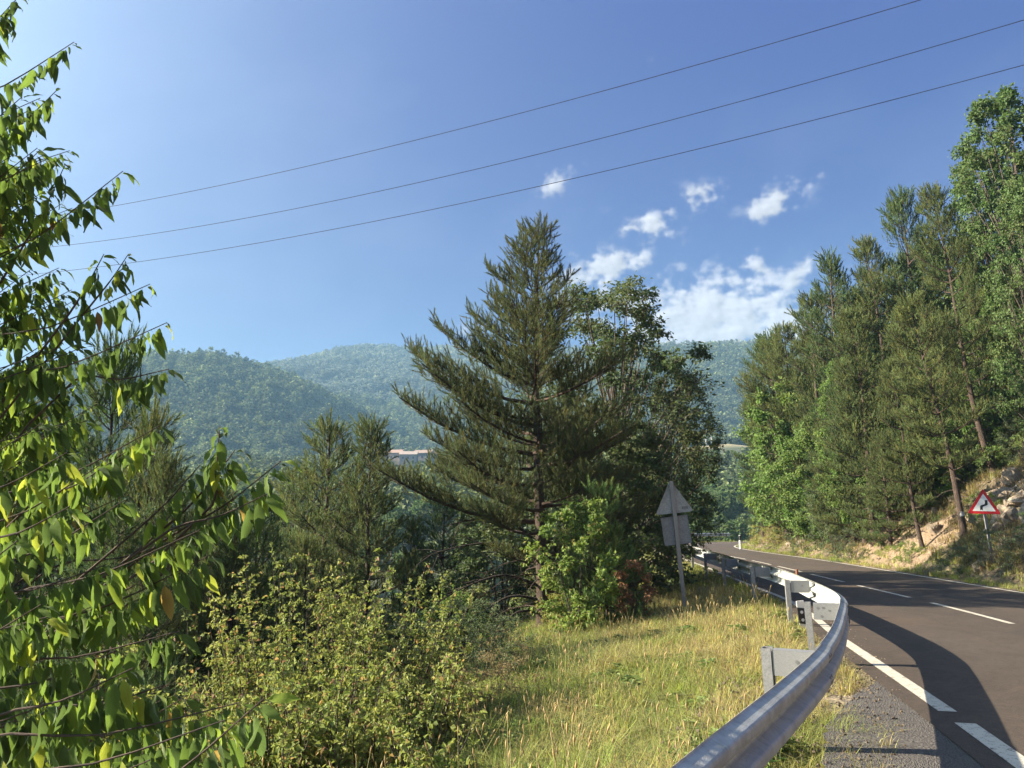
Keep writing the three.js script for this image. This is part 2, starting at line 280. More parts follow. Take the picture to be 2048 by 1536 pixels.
// hairline seams and cracks in the asphalt
{
  const r = rngOf(88), dark = std(rgb(0.018, 0.016, 0.014));
  const crack = (pts) => { const g = new Geo(); for (let k = 0; k < pts.length; k++) { const [s, l, w] = pts[k], p = roadAt(s); for (const q of [-w, w]) g.v(p.x + (l + q) * p.tD, 0.003, -(p.D - (l + q) * p.tx), 0, 1, 0, [1, 1, 1]); } for (let k = 0; k < pts.length - 1; k++) { const o = k * 2; g.i.push(o, o + 1, o + 2, o + 1, o + 3, o + 2); } struct('road_crack', g.build(), dark); };
  for (const [D0, len, l0] of [[4, 40, -1.1], [7, 22, 1.8], [9, 9, -2.3], [16, 18, 0.9], [6, 5, -0.4], [22, 20, -1.9], [12, 7, 2.4]]) { const pts = []; let l = l0; for (let s = sAt(D0); s < sAt(D0) + len; s += 0.12) { l += gauss(r) * 0.028; l += (l0 - l) * 0.05; pts.push([s, l, (0.0025 + 0.004 * r()) * (r() < 0.12 ? 0.2 : 1)]); } crack(pts); }
}
const centre = sAt(13.65);
for (let k = -9; k < 22; k++) { const s = centre + k * 4.67; if (s + 3.5 > sEnd) break; struct('centre_line_dash', ribbon(s, s + 3.5, -0.055, 0.055, 0.005, 1, 0.5), M.paint); }
const edgeEnd = sAt(6.97);
struct('edge_line', ribbon(edgeEnd, sEnd, (D) => -WL(D) - 0.02, (D) => -WL(D) + lerp(0.14, 0.1, sstep(D, 9, 16)), 0.005, 2, 0.5), M.paint);
struct('edge_line', ribbon(sAt(1.5), sAt(6.4), -3.32, -3.15, 0.005, 2, 0.4), M.paint);
struct('edge_line', ribbon(sAt(-12), sEnd, WR - 0.12, WR, 0.005, 1, 0.5), M.paint);
// rough asphalt of the lay-by beside the edge line
{
  const sh = [[4.4, 9.5], [4.0, 8.9], [3.3, 7.95], [2.75, 7.1], [2.4, 6.3], [2.1, 5.6], [1.5, 4.2], [0.9, 2.6], [-0.4, 0.3], [-2.5, -2.8], [-5, -8], [0, -12], [2.9, 0], [3.6, 3], [4.0, 5], [4.15, 6.5], [4.35, 8.0], [4.6, 9.4], [4.6, 9.8]];
  const r = rngOf(31), s = new THREE.Shape(new THREE.SplineCurve(sh.map(([x, d]) => new THREE.Vector2(x, d))).getPoints(120).map((q, i) => new THREE.Vector2(q.x + (i < 45 ? gauss(r) * 0.035 : 0), q.y + (i < 45 ? gauss(r) * 0.035 : 0))));
  const g = new THREE.ShapeGeometry(s, 8); g.rotateX(-Math.PI / 2); const uv = g.attributes.uv, p = g.attributes.position;
  for (let i = 0; i < p.count; i++) { uv.setXY(i, p.getX(i), p.getZ(i)); p.setY(i, -0.012); } g.computeVertexNormals();
  struct('lay_by', g, M.apron).userData.label = 'rough grey asphalt lay-by beside the edge line';
}

// ------------------------------------------------------------------ guard rail
const RAIL = [[-4.6, -2.6], [-3.0, -1.6], [-1.5, 0.0], [-0.4, 1.5], [0.6, 3.2], [1.05, 3.95], [1.63, 4.93], [2.42, 6.35], [3.36, 8.27], [4.33, 10.6], [5.3, 14.78], [5.86, 19.4], [6.25, 22.9], [6.98, 29], [7.65, 35], [8.7, 45], [9.75, 55], [11.4, 61.5], [14.5, 67.5], [20, 72]];
const railLine = (() => { const c = new THREE.CatmullRomCurve3(RAIL.map(([x, d]) => V(x, 0, -d)), false, 'centripetal'); c.arcLengthDivisions = 2000; return { c, L: c.getLength() }; })();
function railAt(s) { const u = clamp(s / railLine.L, 0, 1), p = railLine.c.getPointAt(u), t = railLine.c.getTangentAt(u).normalize(); return { p, t, n: V(-t.z, 0, t.x) }; }   // n: towards the road
const railS = (D) => { let b = 0, e = 1e9; for (let s = 0; s < railLine.L; s += 0.05) { const q = railAt(s).p, k = Math.abs(-q.z - D) + (s < 2 ? 9 : 0); if (k < e) { e = k; b = s; } } return b; };
const RAIL_TOP = 0.75, BEAM = 0.31;
// W profile: [towards the road, below the top edge]
const HALF = [[0.002, 0], [0.004, 0.006], [0.012, 0.012], [0.066, 0.032], [0.076, 0.038], [0.082, 0.048], [0.083, 0.06], [0.083, 0.078], [0.081, 0.088], [0.074, 0.097], [0.066, 0.102], [0.014, 0.128], [0.005, 0.134], [0, 0.145]], PROFILE = [...HALF, ...HALF.map(([a, b]) => [a, 0.31 - b]).reverse()];
const tops = (s) => RAIL_TOP + 0.012 * Math.sin(s * 0.9);
function beamGeometry(s0, s1, out) {
  const n = Math.max(6, Math.ceil((s1 - s0) / 0.16)), g = new Geo(), P = PROFILE.length, sheets = [[out, 1], [out - 0.004, -1]];
  for (const [off, sign] of sheets) {
    const start = g.p.length / 3;
    for (let k = 0; k <= n; k++) {
      const s = lerp(s0, s1, k / n), { p, n: nn } = railAt(s), y = tops(s); let run = 0;
      for (let j = 0; j < P; j++) {
        const a = PROFILE[Math.max(0, j - 1)], b = PROFILE[Math.min(P - 1, j + 1)], l = Math.hypot(b[0] - a[0], b[1] - a[1]), nh = sign * (b[1] - a[1]) / l, nv = sign * (b[0] - a[0]) / l;
        if (j) run += Math.hypot(PROFILE[j][0] - PROFILE[j - 1][0], PROFILE[j][1] - PROFILE[j - 1][1]);
        const o = PROFILE[j][0] + off; g.v(p.x + nn.x * o, y - PROFILE[j][1], p.z + nn.z * o, nn.x * nh, nv, nn.z * nh, [1, 1, 1], s * 1.0, run * 2.2);
      }
    }
    for (let k = 0; k < n; k++) for (let j = 0; j < P - 1; j++) { const o = start + k * P + j; if (sign > 0) g.i.push(o, o + 1, o + P, o + 1, o + P + 1, o + P); else g.i.push(o, o + P, o + 1, o + 1, o + P, o + P + 1); }
  }
  const half = (n + 1) * P;   // close the sheet's rim
  for (const j of [0, P - 1]) for (let k = 0; k < n; k++) { const a = k * P + j; g.i.push(a, a + P, half + a, a + P, half + a + P, half + a); }
  for (const k of [0, n]) for (let j = 0; j < P - 1; j++) { const a = k * P + j; g.i.push(a, a + 1, half + a, a + 1, half + a + 1, half + a); }
  return g.build();
}
function channel(w, d, t, h) {   // an open C section standing up, its back towards -x
  const s = new THREE.Shape([[0, -w / 2], [d, -w / 2], [d, -w / 2 + 0.025], [d - t, -w / 2 + 0.025], [d - t, -w / 2 + t], [t, -w / 2 + t], [t, w / 2 - t], [d - t, w / 2 - t], [d - t, w / 2 - 0.025], [d, w / 2 - 0.025], [d, w / 2], [0, w / 2]].map(([x, y]) => new THREE.Vector2(x, y)));
  const g = new THREE.ExtrudeGeometry(s, { depth: h, bevelEnabled: false }); g.rotateX(-Math.PI / 2); return g;
}
const postGeo = channel(0.12, 0.075, 0.006, 1.5), boltGeo = new THREE.SphereGeometry(0.02, 10, 6, 0, Math.PI * 2, 0, Math.PI / 2);
boltGeo.rotateX(Math.PI / 2);
const holeGeo = new THREE.CylinderGeometry(0.014, 0.014, 0.004, 12); holeGeo.rotateX(Math.PI / 2);
const spacerGeo = (() => {   // folded plate: web, two flanges, lip
  const L = 0.3, H = 0.2, t = 0.005, W = 0.1, bx = (w, h, d, x, y, z) => { const b = new THREE.BoxGeometry(w, h, d); b.translate(x, y, z); return b; };
  return mergeGeometries([bx(L, H, t, 0, 0, -W / 2), bx(L, H - 0.014, t, 0, 0, W / 2), bx(L, t, W - t, 0, H / 2 - 0.004, 0), bx(t, H - 0.02, W - 0.012, -L / 2 + 0.004, 0, 0), bx(t, H - 0.02, W - 0.012, L / 2 - 0.004, 0, 0)]);
})();
{
  const rail = thing('guardrail', 'long galvanised steel guardrail curving along the road edge', 'guardrail');
  const first = railS(6.15), cuts = []; for (let s = first - 4 * 3.9; s < railLine.L; s += 3.9) cuts.push(s);
  for (let k = 0; k < cuts.length - 1; k++) {
    const a = Math.max(0.02, cuts[k] + 0.18 - 0.16), b = Math.min(railLine.L - 0.02, cuts[k + 1] + 0.18 + 0.16); if (b - a < 0.5) continue;
    part(rail, 'beam', beamGeometry(a, b, k % 2 ? 0.011 : 0), M.beam);
  }
  const shadeGrime = std(rgb(0.035, 0.032, 0.03), { side: THREE.DoubleSide });
  cuts.forEach((s, k) => {   // dark strip at each outer sheet end: the gap's shadow painted in, with dirt
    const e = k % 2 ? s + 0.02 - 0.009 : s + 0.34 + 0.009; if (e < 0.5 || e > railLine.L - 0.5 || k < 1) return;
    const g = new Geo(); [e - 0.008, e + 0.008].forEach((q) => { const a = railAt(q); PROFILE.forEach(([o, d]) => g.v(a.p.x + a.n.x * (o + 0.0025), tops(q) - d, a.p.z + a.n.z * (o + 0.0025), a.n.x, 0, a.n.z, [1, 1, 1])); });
    const P2 = PROFILE.length; for (let j = 0; j < P2 - 1; j++) g.i.push(j, j + 1, P2 + j, j + 1, P2 + j + 1, P2 + j); part(rail, 'lap_seam', g.build(), shadeGrime);
  });
  const r = rngOf(9);
  cuts.forEach((s, k) => {
    if (s < 0.3 || s > railLine.L - 0.3) return;
    const { p, n, t } = railAt(s), ang = Math.atan2(-n.z, n.x), g = land(p.x - n.x * 0.32, -(p.z - n.z * 0.32)), lean = 0.05 + 0.05 * gauss(r);
    const foot = V(p.x - n.x * 0.36, g - 0.5, p.z - n.z * 0.36), h = RAIL_TOP - 0.02 - (g - 0.5);
    const post = part(rail, 'post', postGeo, M.zinc); post.position.copy(foot); post.rotation.set(0, ang, lean * 0.6, 'YXZ'); post.scale.y = h / 1.5;
    const sp = part(rail, 'spacer', spacerGeo, M.zinc); sp.position.set(p.x - n.x * 0.158, RAIL_TOP - 0.125, p.z - n.z * 0.158); sp.rotation.y = ang;
    for (const [dx, dy] of -p.z > 8 && -p.z < 11.5 ? [[-0.1, 0.045], [-0.04, 0.05], [-0.06, -0.05], [0.03, 0.02]] : [[0.03, 0.02]]) { const q = part(sp, 'bolt_hole', holeGeo, M.bolt); q.position.set(dx, dy, 0.0535); }
    for (const dy of [0.06, 0.09, 0.22, 0.25]) for (const ds of [-0.09, 0.0]) {
      const q = railAt(s + 0.18 + ds), prof = dy < 0.155 ? (dy < 0.08 ? 0.083 : 0.078) : (dy < 0.24 ? 0.078 : 0.083), qa = Math.atan2(q.n.x, q.n.z);
      const b = part(rail, 'bolt', boltGeo, M.bolt); b.position.set(q.p.x + q.n.x * (prof + 0.007), tops(s) - dy, q.p.z + q.n.z * (prof + 0.007)); b.rotation.y = qa; b.scale.set(1.6, 0.85, 0.5);
      const b2 = part(rail, 'bolt', boltGeo, M.bolt); b2.position.set(q.p.x + q.n.x * (prof - 0.006), tops(s) - dy, q.p.z + q.n.z * (prof - 0.006)); b2.rotation.y = qa + Math.PI; b2.scale.setScalar(0.9);
    }
  });
  const q = railAt(railS(14.6)), ref = part(rail, 'reflector', new THREE.CylinderGeometry(0.022, 0.028, 0.09, 10), std(rgb(0.2, 0.07, 0.03), { roughness: 0.5 })); ref.position.set(q.p.x, RAIL_TOP + 0.05, q.p.z);
  // delineator plate bolted beside a post
  const s2 = cuts.find((s) => -railAt(s).p.z > 12.0), c = railAt(s2), base = V(c.p.x - c.n.x * 0.16 - c.t.x * 0.2, 0, c.p.z - c.n.z * 0.16 - c.t.z * 0.2), gyv = gy(base);
  const plate = thing('delineator_plate', 'white and black delineator plate with two round reflectors beside a rail post', 'delineator', undefined, [base.x, gyv - 0.02, base.z]);
  plate.rotation.set(0, 0.12, 0.1);
  const white = std(rgb(0.75, 0.74, 0.72), { roughness: 0.5 }), black = std(rgb(0.02, 0.02, 0.022), { roughness: 0.55 });
  const bx = (w, h, d, x, y, z) => { const b = new THREE.BoxGeometry(w, h, d); b.translate(x, y, z); return b; };
  part(plate, 'board', bx(0.13, 0.48, 0.012, 0, 0.24, 0), white);
  const sk = new THREE.Shape([[-0.066, 0.12], [0.066, 0.09], [0.066, 0.35], [-0.066, 0.38]].map(([x, y]) => new THREE.Vector2(x, y)));
  const bg = new THREE.ExtrudeGeometry(sk, { depth: 0.018, bevelEnabled: false }); bg.translate(0, 0, -0.009); part(plate, 'black_band', bg, black);
  for (const y of [0.17, 0.295]) { const d = new THREE.CylinderGeometry(0.026, 0.026, 0.026, 20); d.rotateX(Math.PI / 2); d.translate(0, y, 0); part(plate, 'reflector', d, white); }
}
// a second run of rail beyond the bend
{
  const rail = thing('guardrail', 'short far guardrail beyond the bend, beside the white marker post', 'guardrail');
  const pts = [[17.5, 56.3], [20, 58.3], [23, 60], [26.5, 61.3], [31, 62.4]].map(([x, d]) => V(x, 0, -d)), c = new THREE.CatmullRomCurve3(pts), P = c.getSpacedPoints(40), g = new Geo();
  for (let k = 0; k < P.length; k++) { const a = P[Math.max(0, k - 1)], b = P[Math.min(P.length - 1, k + 1)], t = b.clone().sub(a).normalize(), n = V(t.z, 0, -t.x), y0 = Math.max(0.55, 0.2 + land(P[k].x, -P[k].z) + 0.55); for (const [o, d] of PROFILE) g.v(P[k].x + n.x * o, y0 + 0.2 - d, P[k].z + n.z * o, n.x, 0, n.z, [1, 1, 1], k * 0.4, d * 3); }
  const R = PROFILE.length; for (let k = 0; k < P.length - 1; k++) for (let j = 0; j < R - 1; j++) { const o = k * R + j; g.i.push(o, o + R, o + 1, o + 1, o + R, o + R + 1); }
  const m = M.beam.clone(); m.side = THREE.DoubleSide; part(rail, 'beam', g.build(), m);
  for (let k = 2; k < P.length; k += 9) { const po = part(rail, 'post', postGeo, M.zinc), y = land(P[k].x, -P[k].z); po.position.set(P[k].x, y - 0.6, P[k].z); po.scale.y = 0.9; }
}

// ------------------------------------------------------------------ signs and markers
function roundTriangle(side, r) {
  const h = side * Math.sqrt(3) / 2, c = [[-side / 2, -h / 3], [side / 2, -h / 3], [0, h * 2 / 3]].map(([x, y]) => new THREE.Vector2(x, y)), s = new THREE.Shape();
  for (let i = 0; i < 3; i++) { const p = c[i], a = c[(i + 2) % 3], b = c[(i + 1) % 3], u = a.clone().sub(p).normalize().multiplyScalar(r * 1.73).add(p), w = b.clone().sub(p).normalize().multiplyScalar(r * 1.73).add(p); if (i) s.lineTo(u.x, u.y); else s.moveTo(u.x, u.y); s.quadraticCurveTo(p.x, p.y, w.x, w.y); }
  s.closePath(); return s;
}
const flat = (s, d, z) => { const g = new THREE.ExtrudeGeometry(s, { depth: d, bevelEnabled: false, curveSegments: 8 }); g.translate(0, 0, z); return g; };
const roundedRect = (w, h, r) => { const s = new THREE.Shape(); s.moveTo(-w / 2 + r, -h / 2); s.lineTo(w / 2 - r, -h / 2); s.quadraticCurveTo(w / 2, -h / 2, w / 2, -h / 2 + r); s.lineTo(w / 2, h / 2 - r); s.quadraticCurveTo(w / 2, h / 2, w / 2 - r, h / 2); s.lineTo(-w / 2 + r, h / 2); s.quadraticCurveTo(-w / 2, h / 2, -w / 2, h / 2 - r); s.lineTo(-w / 2, -h / 2 + r); s.quadraticCurveTo(-w / 2, -h / 2, -w / 2 + r, -h / 2); return s; };
const greySheet = std(rgb(0.4, 0.4, 0.38), { roughness: 0.55, metalness: 0.1, map: repeated(zincTex, 1.2, 1.2) }), darkSheet = std(rgb(0.27, 0.275, 0.28), { roughness: 0.6, metalness: 0.2, map: repeated(zincTex, 1.2, 1.2) });
const red = std(rgb(0.5, 0.012, 0.018), { roughness: 0.45 }), signWhite = std(rgb(0.72, 0.72, 0.68), { roughness: 0.5 }), signBlack = std(rgb(0.015, 0.015, 0.016), { roughness: 0.5 });
function rimmed(shape, side, z) {   // a folded rim round a sign's back
  const outer = shape, inner = roundTriangle(side - 0.05, 0.045), s = new THREE.Shape(outer.getPoints(8)); s.holes.push(new THREE.Path(inner.getPoints(8).reverse())); return flat(s, 0.028, z);
}
{
  const foot = at(1371, 1213, 17.5); foot.y = land(foot.x, 17.5) - 0.05; const top = at(1342, 962, 17.5);
  const s = thing('road_sign', 'back of a triangular road sign with square plate on a leaning pole in the grass', 'road sign', undefined, [foot.x, foot.y, foot.z]);
  const d = top.clone().sub(foot), L = d.length(); s.rotation.z = Math.atan2(-d.x, d.y); s.rotation.y = 0;
  part(s, 'pole', (() => { const b = new THREE.BoxGeometry(0.085, L, 0.05); b.translate(0, L / 2, 0); return b; })(), M.zinc);
  const tri = roundTriangle(0.86, 0.05), g1 = flat(tri, 0.003, -0.052), T = part(s, 'triangle', g1, greySheet); T.position.set(0, L - 0.5 + 0.03, 0); T.rotation.z = 0.03; T.rotation.y = -0.1;
  part(T, 'rim', rimmed(tri, 0.86, -0.05), greySheet);
  part(T, 'front', flat(roundTriangle(0.85, 0.05), 0.002, -0.0555), signWhite);
  const st = part(T, 'sticker', flat(roundedRect(0.13, 0.055, 0.004), 0.002, -0.0485), std(rgb(0.1, 0.1, 0.11))); st.position.set(0.24, -0.15, 0);
  const sm = std(rgb(0.4, 0.4, 0.4)); for (const y of [0.012, -0.012]) { const l = part(st, 'print_line', flat(roundedRect(0.1, 0.008, 0.001), 0.001, -0.046), sm); l.position.set(0, y, 0); }
  const P = part(s, 'plate', flat(roundedRect(0.6, 0.62, 0.03), 0.004, -0.056), darkSheet); P.position.set(0.0, L - 0.5 - 0.6, 0); P.rotation.z = 0.05; P.rotation.y = -0.1;
  part(P, 'rim', (() => { const a = roundedRect(0.6, 0.62, 0.03), q = new THREE.Shape(a.getPoints(6)); q.holes.push(new THREE.Path(roundedRect(0.57, 0.59, 0.02).getPoints(6).reverse())); return flat(q, 0.02, -0.052); })(), darkSheet);
  for (const y of [L - 0.2, L - 0.68, L - 0.86, L - 1.28]) { const b = new THREE.BoxGeometry(0.13, 0.035, 0.012); b.translate(0, y, -0.031); part(s, 'clamp', b, M.zinc); }
}
{
  const D = 24, foot = at(1984, 1098, D); foot.y = land(foot.x, D) - 0.1; const mid = at(1967, 1008, D);
  const s = thing('warning_sign', 'red bordered triangular warning sign with black double bend arrow on the bank', 'road sign', undefined, [foot.x, foot.y, foot.z]);
  const d = mid.clone().sub(foot), L = d.length(); s.rotation.z = Math.atan2(-d.x, d.y);
  part(s, 'post', (() => { const b = new THREE.BoxGeometry(0.08, L + 0.3, 0.04); b.translate(0, (L + 0.3) / 2, -0.03); return b; })(), M.zinc);
  const T = part(s, 'border', flat(roundTriangle(0.9, 0.045), 0.012, -0.002), red); T.position.y = L - 0.04; T.rotation.set(0, -0.42, -0.1);
  part(T, 'field', flat(roundTriangle(0.62, 0.012), 0.004, 0.011), signWhite);
  part(T, 'backing', flat(roundTriangle(0.9, 0.045), 0.02, -0.024), greySheet);
  const arrow = new THREE.Shape([[-0.12, -0.13], [-0.085, -0.105], [-0.05, -0.13], [-0.05, -0.03], [-0.035, -0.012], [0.075, 0.035], [0.095, 0.06], [0.095, 0.2], [0.02, 0.2], [0.02, 0.085], [0.005, 0.07], [-0.1, 0.026], [-0.12, 0]].map(([x, y]) => new THREE.Vector2(x * 0.95 + 0.012, y * 0.95 - 0.03)));
  part(T, 'bend_arrow', flat(arrow, 0.003, 0.0148), signBlack);
}
{
  const D = 51, p = at(1481, 1098, D), y = land(p.x, D);
  const s = thing('marker_post', 'white roadside marker post with black band inside the bend', 'marker post', undefined, [p.x, y - 0.05, p.z]);
  part(s, 'shaft', (() => { const g = new THREE.CylinderGeometry(0.07, 0.08, 1.0, 14); g.translate(0, 0.5, 0); return g; })(), signWhite);
  part(s, 'black_band', (() => { const g = new THREE.CylinderGeometry(0.073, 0.076, 0.3, 14); g.translate(0, 0.82, 0); return g; })(), signBlack);
  part(s, 'cap', (() => { const g = new THREE.SphereGeometry(0.07, 14, 6, 0, 6.3, 0, 1.57); g.scale(1, 0.4, 1); g.translate(0, 1.0, 0); return g; })(), signBlack);
}
{
  const D = 57, p = at(1287, 1080, D), y = land(p.x, D);
  const s = thing('road_sign', 'tiny pale far sign at the end of the guardrail by the bushes', 'road sign', undefined, [p.x, y - 0.1, p.z]);
  part(s, 'post', (() => { const g = new THREE.BoxGeometry(0.1, 1.7, 0.06); g.translate(0, 0.85, 0); return g; })(), signWhite);
  const b = part(s, 'plate', flat(roundedRect(0.6, 0.45, 0.04), 0.02, 0.035), signWhite); b.position.y = 1.55; b.rotation.z = 0.5;
}

// ------------------------------------------------------------------ overhead cables
for (const [a, m, b, label] of [
  [[130, 428], [900, 263], [1840, 0], 'highest of the three thin dark overhead cables crossing the sky'],
  [[100, 494], [1000, 327], [2048, 40], 'middle of the three thin dark overhead cables crossing the sky'],
  [[70, 548], [1000, 390], [2048, 130], 'lowest of the three thin dark overhead cables crossing the sky']]) {
  const D0 = 40, D2 = 20, k = (m[0] - a[0]) / (b[0] - a[0]), D1 = 1 / lerp(1 / D0, 1 / D2, k), A = at(...a, D0), Mm = at(...m, D1), B = at(...b, D2);
  const u1 = A.distanceTo(Mm) / A.distanceTo(B), pts = [];
  for (let i = -40; i <= 70; i++) { const u = i / 30, w0 = (u - u1) * (u - 1) / u1, w1 = u * (u - 1) / (u1 * (u1 - 1)), w2 = u * (u - u1) / (1 - u1); pts.push(V(A.x * w0 + Mm.x * w1 + B.x * w2, A.y * w0 + Mm.y * w1 + B.y * w2, A.z * w0 + Mm.z * w1 + B.z * w2)); }
  const g = new Geo(); g.tube(pts.filter((p) => p.z < -9 && p.z > -140), pts.map(() => 0.0115), 6);
  const c = new THREE.Mesh(g.build(), std(rgb(0.012, 0.012, 0.014), { roughness: 0.9 })); c.name = numbered('overhead_cable'); c.castShadow = true; scene.add(c); tag(c, label, 'cable', 'overhead cables');
}

// ------------------------------------------------------------------ trees
function shootOf(seed, n, wid) {   // one needle brush, 1 long, as bare triangles
  const r = rngOf(seed), out = [];
  for (let k = 0; k < n; k++) {
    const s = 0.02 + 0.98 * (k + r()) / n, a = k * 2.4 + r(), open = lerp(0.75, 0.3, s) + between(r, -0.1, 0.15), d = V(Math.cos(a) * open, 1 - open * 0.35, Math.sin(a) * open).normalize(), b = V(0, s * 0.92, 0), L = between(r, 0.3, 0.44);
    const side = V(-Math.sin(a), 0, Math.cos(a)).multiplyScalar(wid / 2);
    out.push([b.clone().add(side), b.clone().sub(side), b.clone().addScaledVector(d, L)]);
  }
  return out;
}
const quat = new THREE.Quaternion(), tA = V(), tB = V(), tC = V();
function addShoot(g, shoot, p, dir, len, fat, spin, col) {
  quat.setFromUnitVectors(UPV, dir); const cs = Math.cos(spin), sn = Math.sin(spin);
  const put = (o, v) => o.set((v.x * cs - v.z * sn) * len * fat, v.y * len, (v.x * sn + v.z * cs) * len * fat).applyQuaternion(quat).add(p);
  for (const [a, b, c] of shoot) g.tri(put(tA, a), put(tB, b), put(tC, c), col);
}
function pine(o) {
  const r = rngOf(o.seed), H = o.h, root = new THREE.Group(), tr = new Geo(), br = new Geo(), cr = new Geo(), shoots = [1, 2, 3].map((k) => shootOf(o.seed * 7 + k, o.needles ?? 26, o.needleWidth ?? 0.055));
  const bend = o.bend ?? 0.25, axis = []; for (let k = 0; k <= 10; k++) { const t = k / 10; axis.push(V(bend * Math.sin(t * 2.4 + o.seed) * t * (1 - t) * 1.6 + (o.lean ?? 0) * t * H, t * H, bend * Math.cos(t * 2 + o.seed) * t * (1 - t))); }
  const ax = new THREE.CatmullRomCurve3(axis), on = (y) => ax.getPoint(clamp(y / H, 0, 1)), r0 = o.trunk ?? H * 0.0155;
  tr.tube(ax.getPoints(22), Array.from({ length: 23 }, (_, k) => Math.max(0.012, r0 * (1 - 0.92 * k / 22) * (k === 0 ? 1.25 : 1))), 10, [1, 1, 1]);
  part(root, 'trunk', tr.build(), M.pineBark);
  const tint = () => { const k = 0.55 + 0.85 * r() * r() + 0.15, w = r(); return [k * (0.85 + 0.35 * w * w), k, k * (0.95 - 0.2 * w)]; };
  const dens = o.density ?? 1;
  let y = (o.clear ?? 0.12) * H;
  while (y < H - 0.15) {
    const t = y / H, reach = o.reach(t) * between(r, 0.78, 1.15), n = t > 0.85 ? 4 : 3 + Math.floor(r() * 3), a0 = r() * 6.28;
    for (let b = 0; b < n; b++) {
      const az = a0 + b / n * 6.28 + gauss(r) * 0.35, side = o.bias ? 1 + o.bias * Math.cos(az - Math.PI) : 1, L = Math.max(0.18, reach * side * between(r, 0.62, 1.14));
      if (o.thin && t < o.thin && r() < 0.45) continue;
      if (o.ragged && t < 0.9 && noise(Math.cos(az) * 1.3 + o.seed, t * 5, Math.sin(az) * 1.3) > o.ragged) continue;
      const dh = V(Math.cos(az), 0, Math.sin(az)), sideV = V(-dh.z, 0, dh.x), p0 = on(y + gauss(r) * 0.12), rise = (o.rise ?? 1) * lerp(-0.22, 0.6, Math.pow(t, 1.4)) + gauss(r) * 0.12, curl = lerp(0.4, 0.5, t);
      const spot = (s) => p0.clone().addScaledVector(dh, L * s * (1 - 0.12 * t * s)).addScaledVector(UPV, L * (rise * s + curl * s * s * 0.7)).addScaledVector(sideV, Math.sin(s * 3 + b) * L * 0.05);
      const pts = [0, 0.2, 0.45, 0.7, 1].map(spot), br0 = 0.008 + 0.013 * L;
      br.tube(pts, pts.map((_, k) => br0 * (1 - 0.2 * k) + 0.003), 5, [1.05, 1, 1]);
      const bare = t < 0.3 ? 0.45 : 0.22, m = Math.ceil(L * 4.2 * dens) + 1;
      for (let k = 0; k < m; k++) {
        const s = lerp(bare, 0.97, (k + r() * 0.6) / m), base = spot(s), ll = Math.min(1.3, (1 - s) * L * 0.55 + 0.3) * between(r, 0.75, 1.2);
        for (const w of [-1, 1]) {
          const yaw = between(r, 0.6, 1.15) * w, d0 = dh.clone().multiplyScalar(Math.cos(yaw)).addScaledVector(sideV, Math.sin(yaw)).addScaledVector(UPV, 0.12 + 0.22 * r() + t * 0.3 + gauss(r) * 0.12).normalize();
          const tip = (q) => base.clone().addScaledVector(d0, ll * q).addScaledVector(UPV, ll * 0.22 * q * q);
          if (ll > 0.3) br.tube([base, tip(0.5), tip(1)], [0.007, 0.005, 0.003], 3, [1, 1, 1]);
          const c = Math.max(1, Math.round(ll / 0.17));
          for (let q = 0; q < c; q++) {
            const pp = tip((q + 0.7) / c), fw = between(r, 0.25, 0.8), dir = d0.clone().multiplyScalar(fw).addScaledVector(UPV, between(r, 0.4, 1.2)).addScaledVector(randDir(r), 0.65).normalize();
            addShoot(cr, shoots[(q + k) % 3], pp, dir, between(r, 0.2, 0.34) * (o.shoot ?? 1), o.fat ?? 0.85, r() * 6.28, tint());
          }
        }
      }
      for (let q = 0; q < 3; q++) addShoot(cr, shoots[q], spot(1 - q * 0.06), dh.clone().multiplyScalar(0.4).addScaledVector(UPV, 0.9).addScaledVector(randDir(r), 0.35).normalize(), between(r, 0.3, 0.44) * (o.shoot ?? 1), (o.fat ?? 0.85) * 0.8, r() * 6, tint());
    }
    y += lerp(o.gap ?? 0.6, 0.3, t) * between(r, 0.75, 1.25);
  }
  for (let q = 0; q < 9; q++) addShoot(cr, shoots[q % 3], on(H - 0.06 - q * 0.07), V(gauss(r) * 0.3, 1, gauss(r) * 0.3).normalize(), between(r, 0.35, 0.5), 0.6, r() * 6, tint());
  // dead lower limbs
  const nd = o.dead ?? 6;
  for (let k = 0; k < nd; k++) {
    const yy = between(r, 0.06, Math.max(0.1, (o.clear ?? 0.12) + 0.06)) * H, az = r() * 6.28, L = between(r, 0.3, 1) * (o.deadLen ?? 0.9), dh = V(Math.cos(az), 0, Math.sin(az)), p0 = on(yy), pts = [0, 0.3, 0.65, 1].map((s) => p0.clone().addScaledVector(dh, L * s).addScaledVector(UPV, L * (0.16 * s - 0.4 * s * s)));
    br.tube(pts, [0.022, 0.017, 0.011, 0.004], 5, [1.3, 1.35, 1.45]);
    for (let q = 0; q < 4; q++) { const s = between(r, 0.3, 0.95), b = p0.clone().addScaledVector(dh, L * s).addScaledVector(UPV, L * (0.16 * s - 0.4 * s * s)), d = dh.clone().addScaledVector(randDir(r), 0.9).normalize(); br.tube([b, b.clone().addScaledVector(d, 0.2 * L), b.clone().addScaledVector(d, 0.4 * L).addScaledVector(UPV, -0.06 * L)], [0.006, 0.004, 0.002], 3, [1.4, 1.45, 1.55]); }
  }
  part(root, 'branches', br.build(), M.pineBark);
  part(root, 'crown', cr.build(), M.needle);
  root.userData.tris = cr.i.length / 3;
  return root;
}
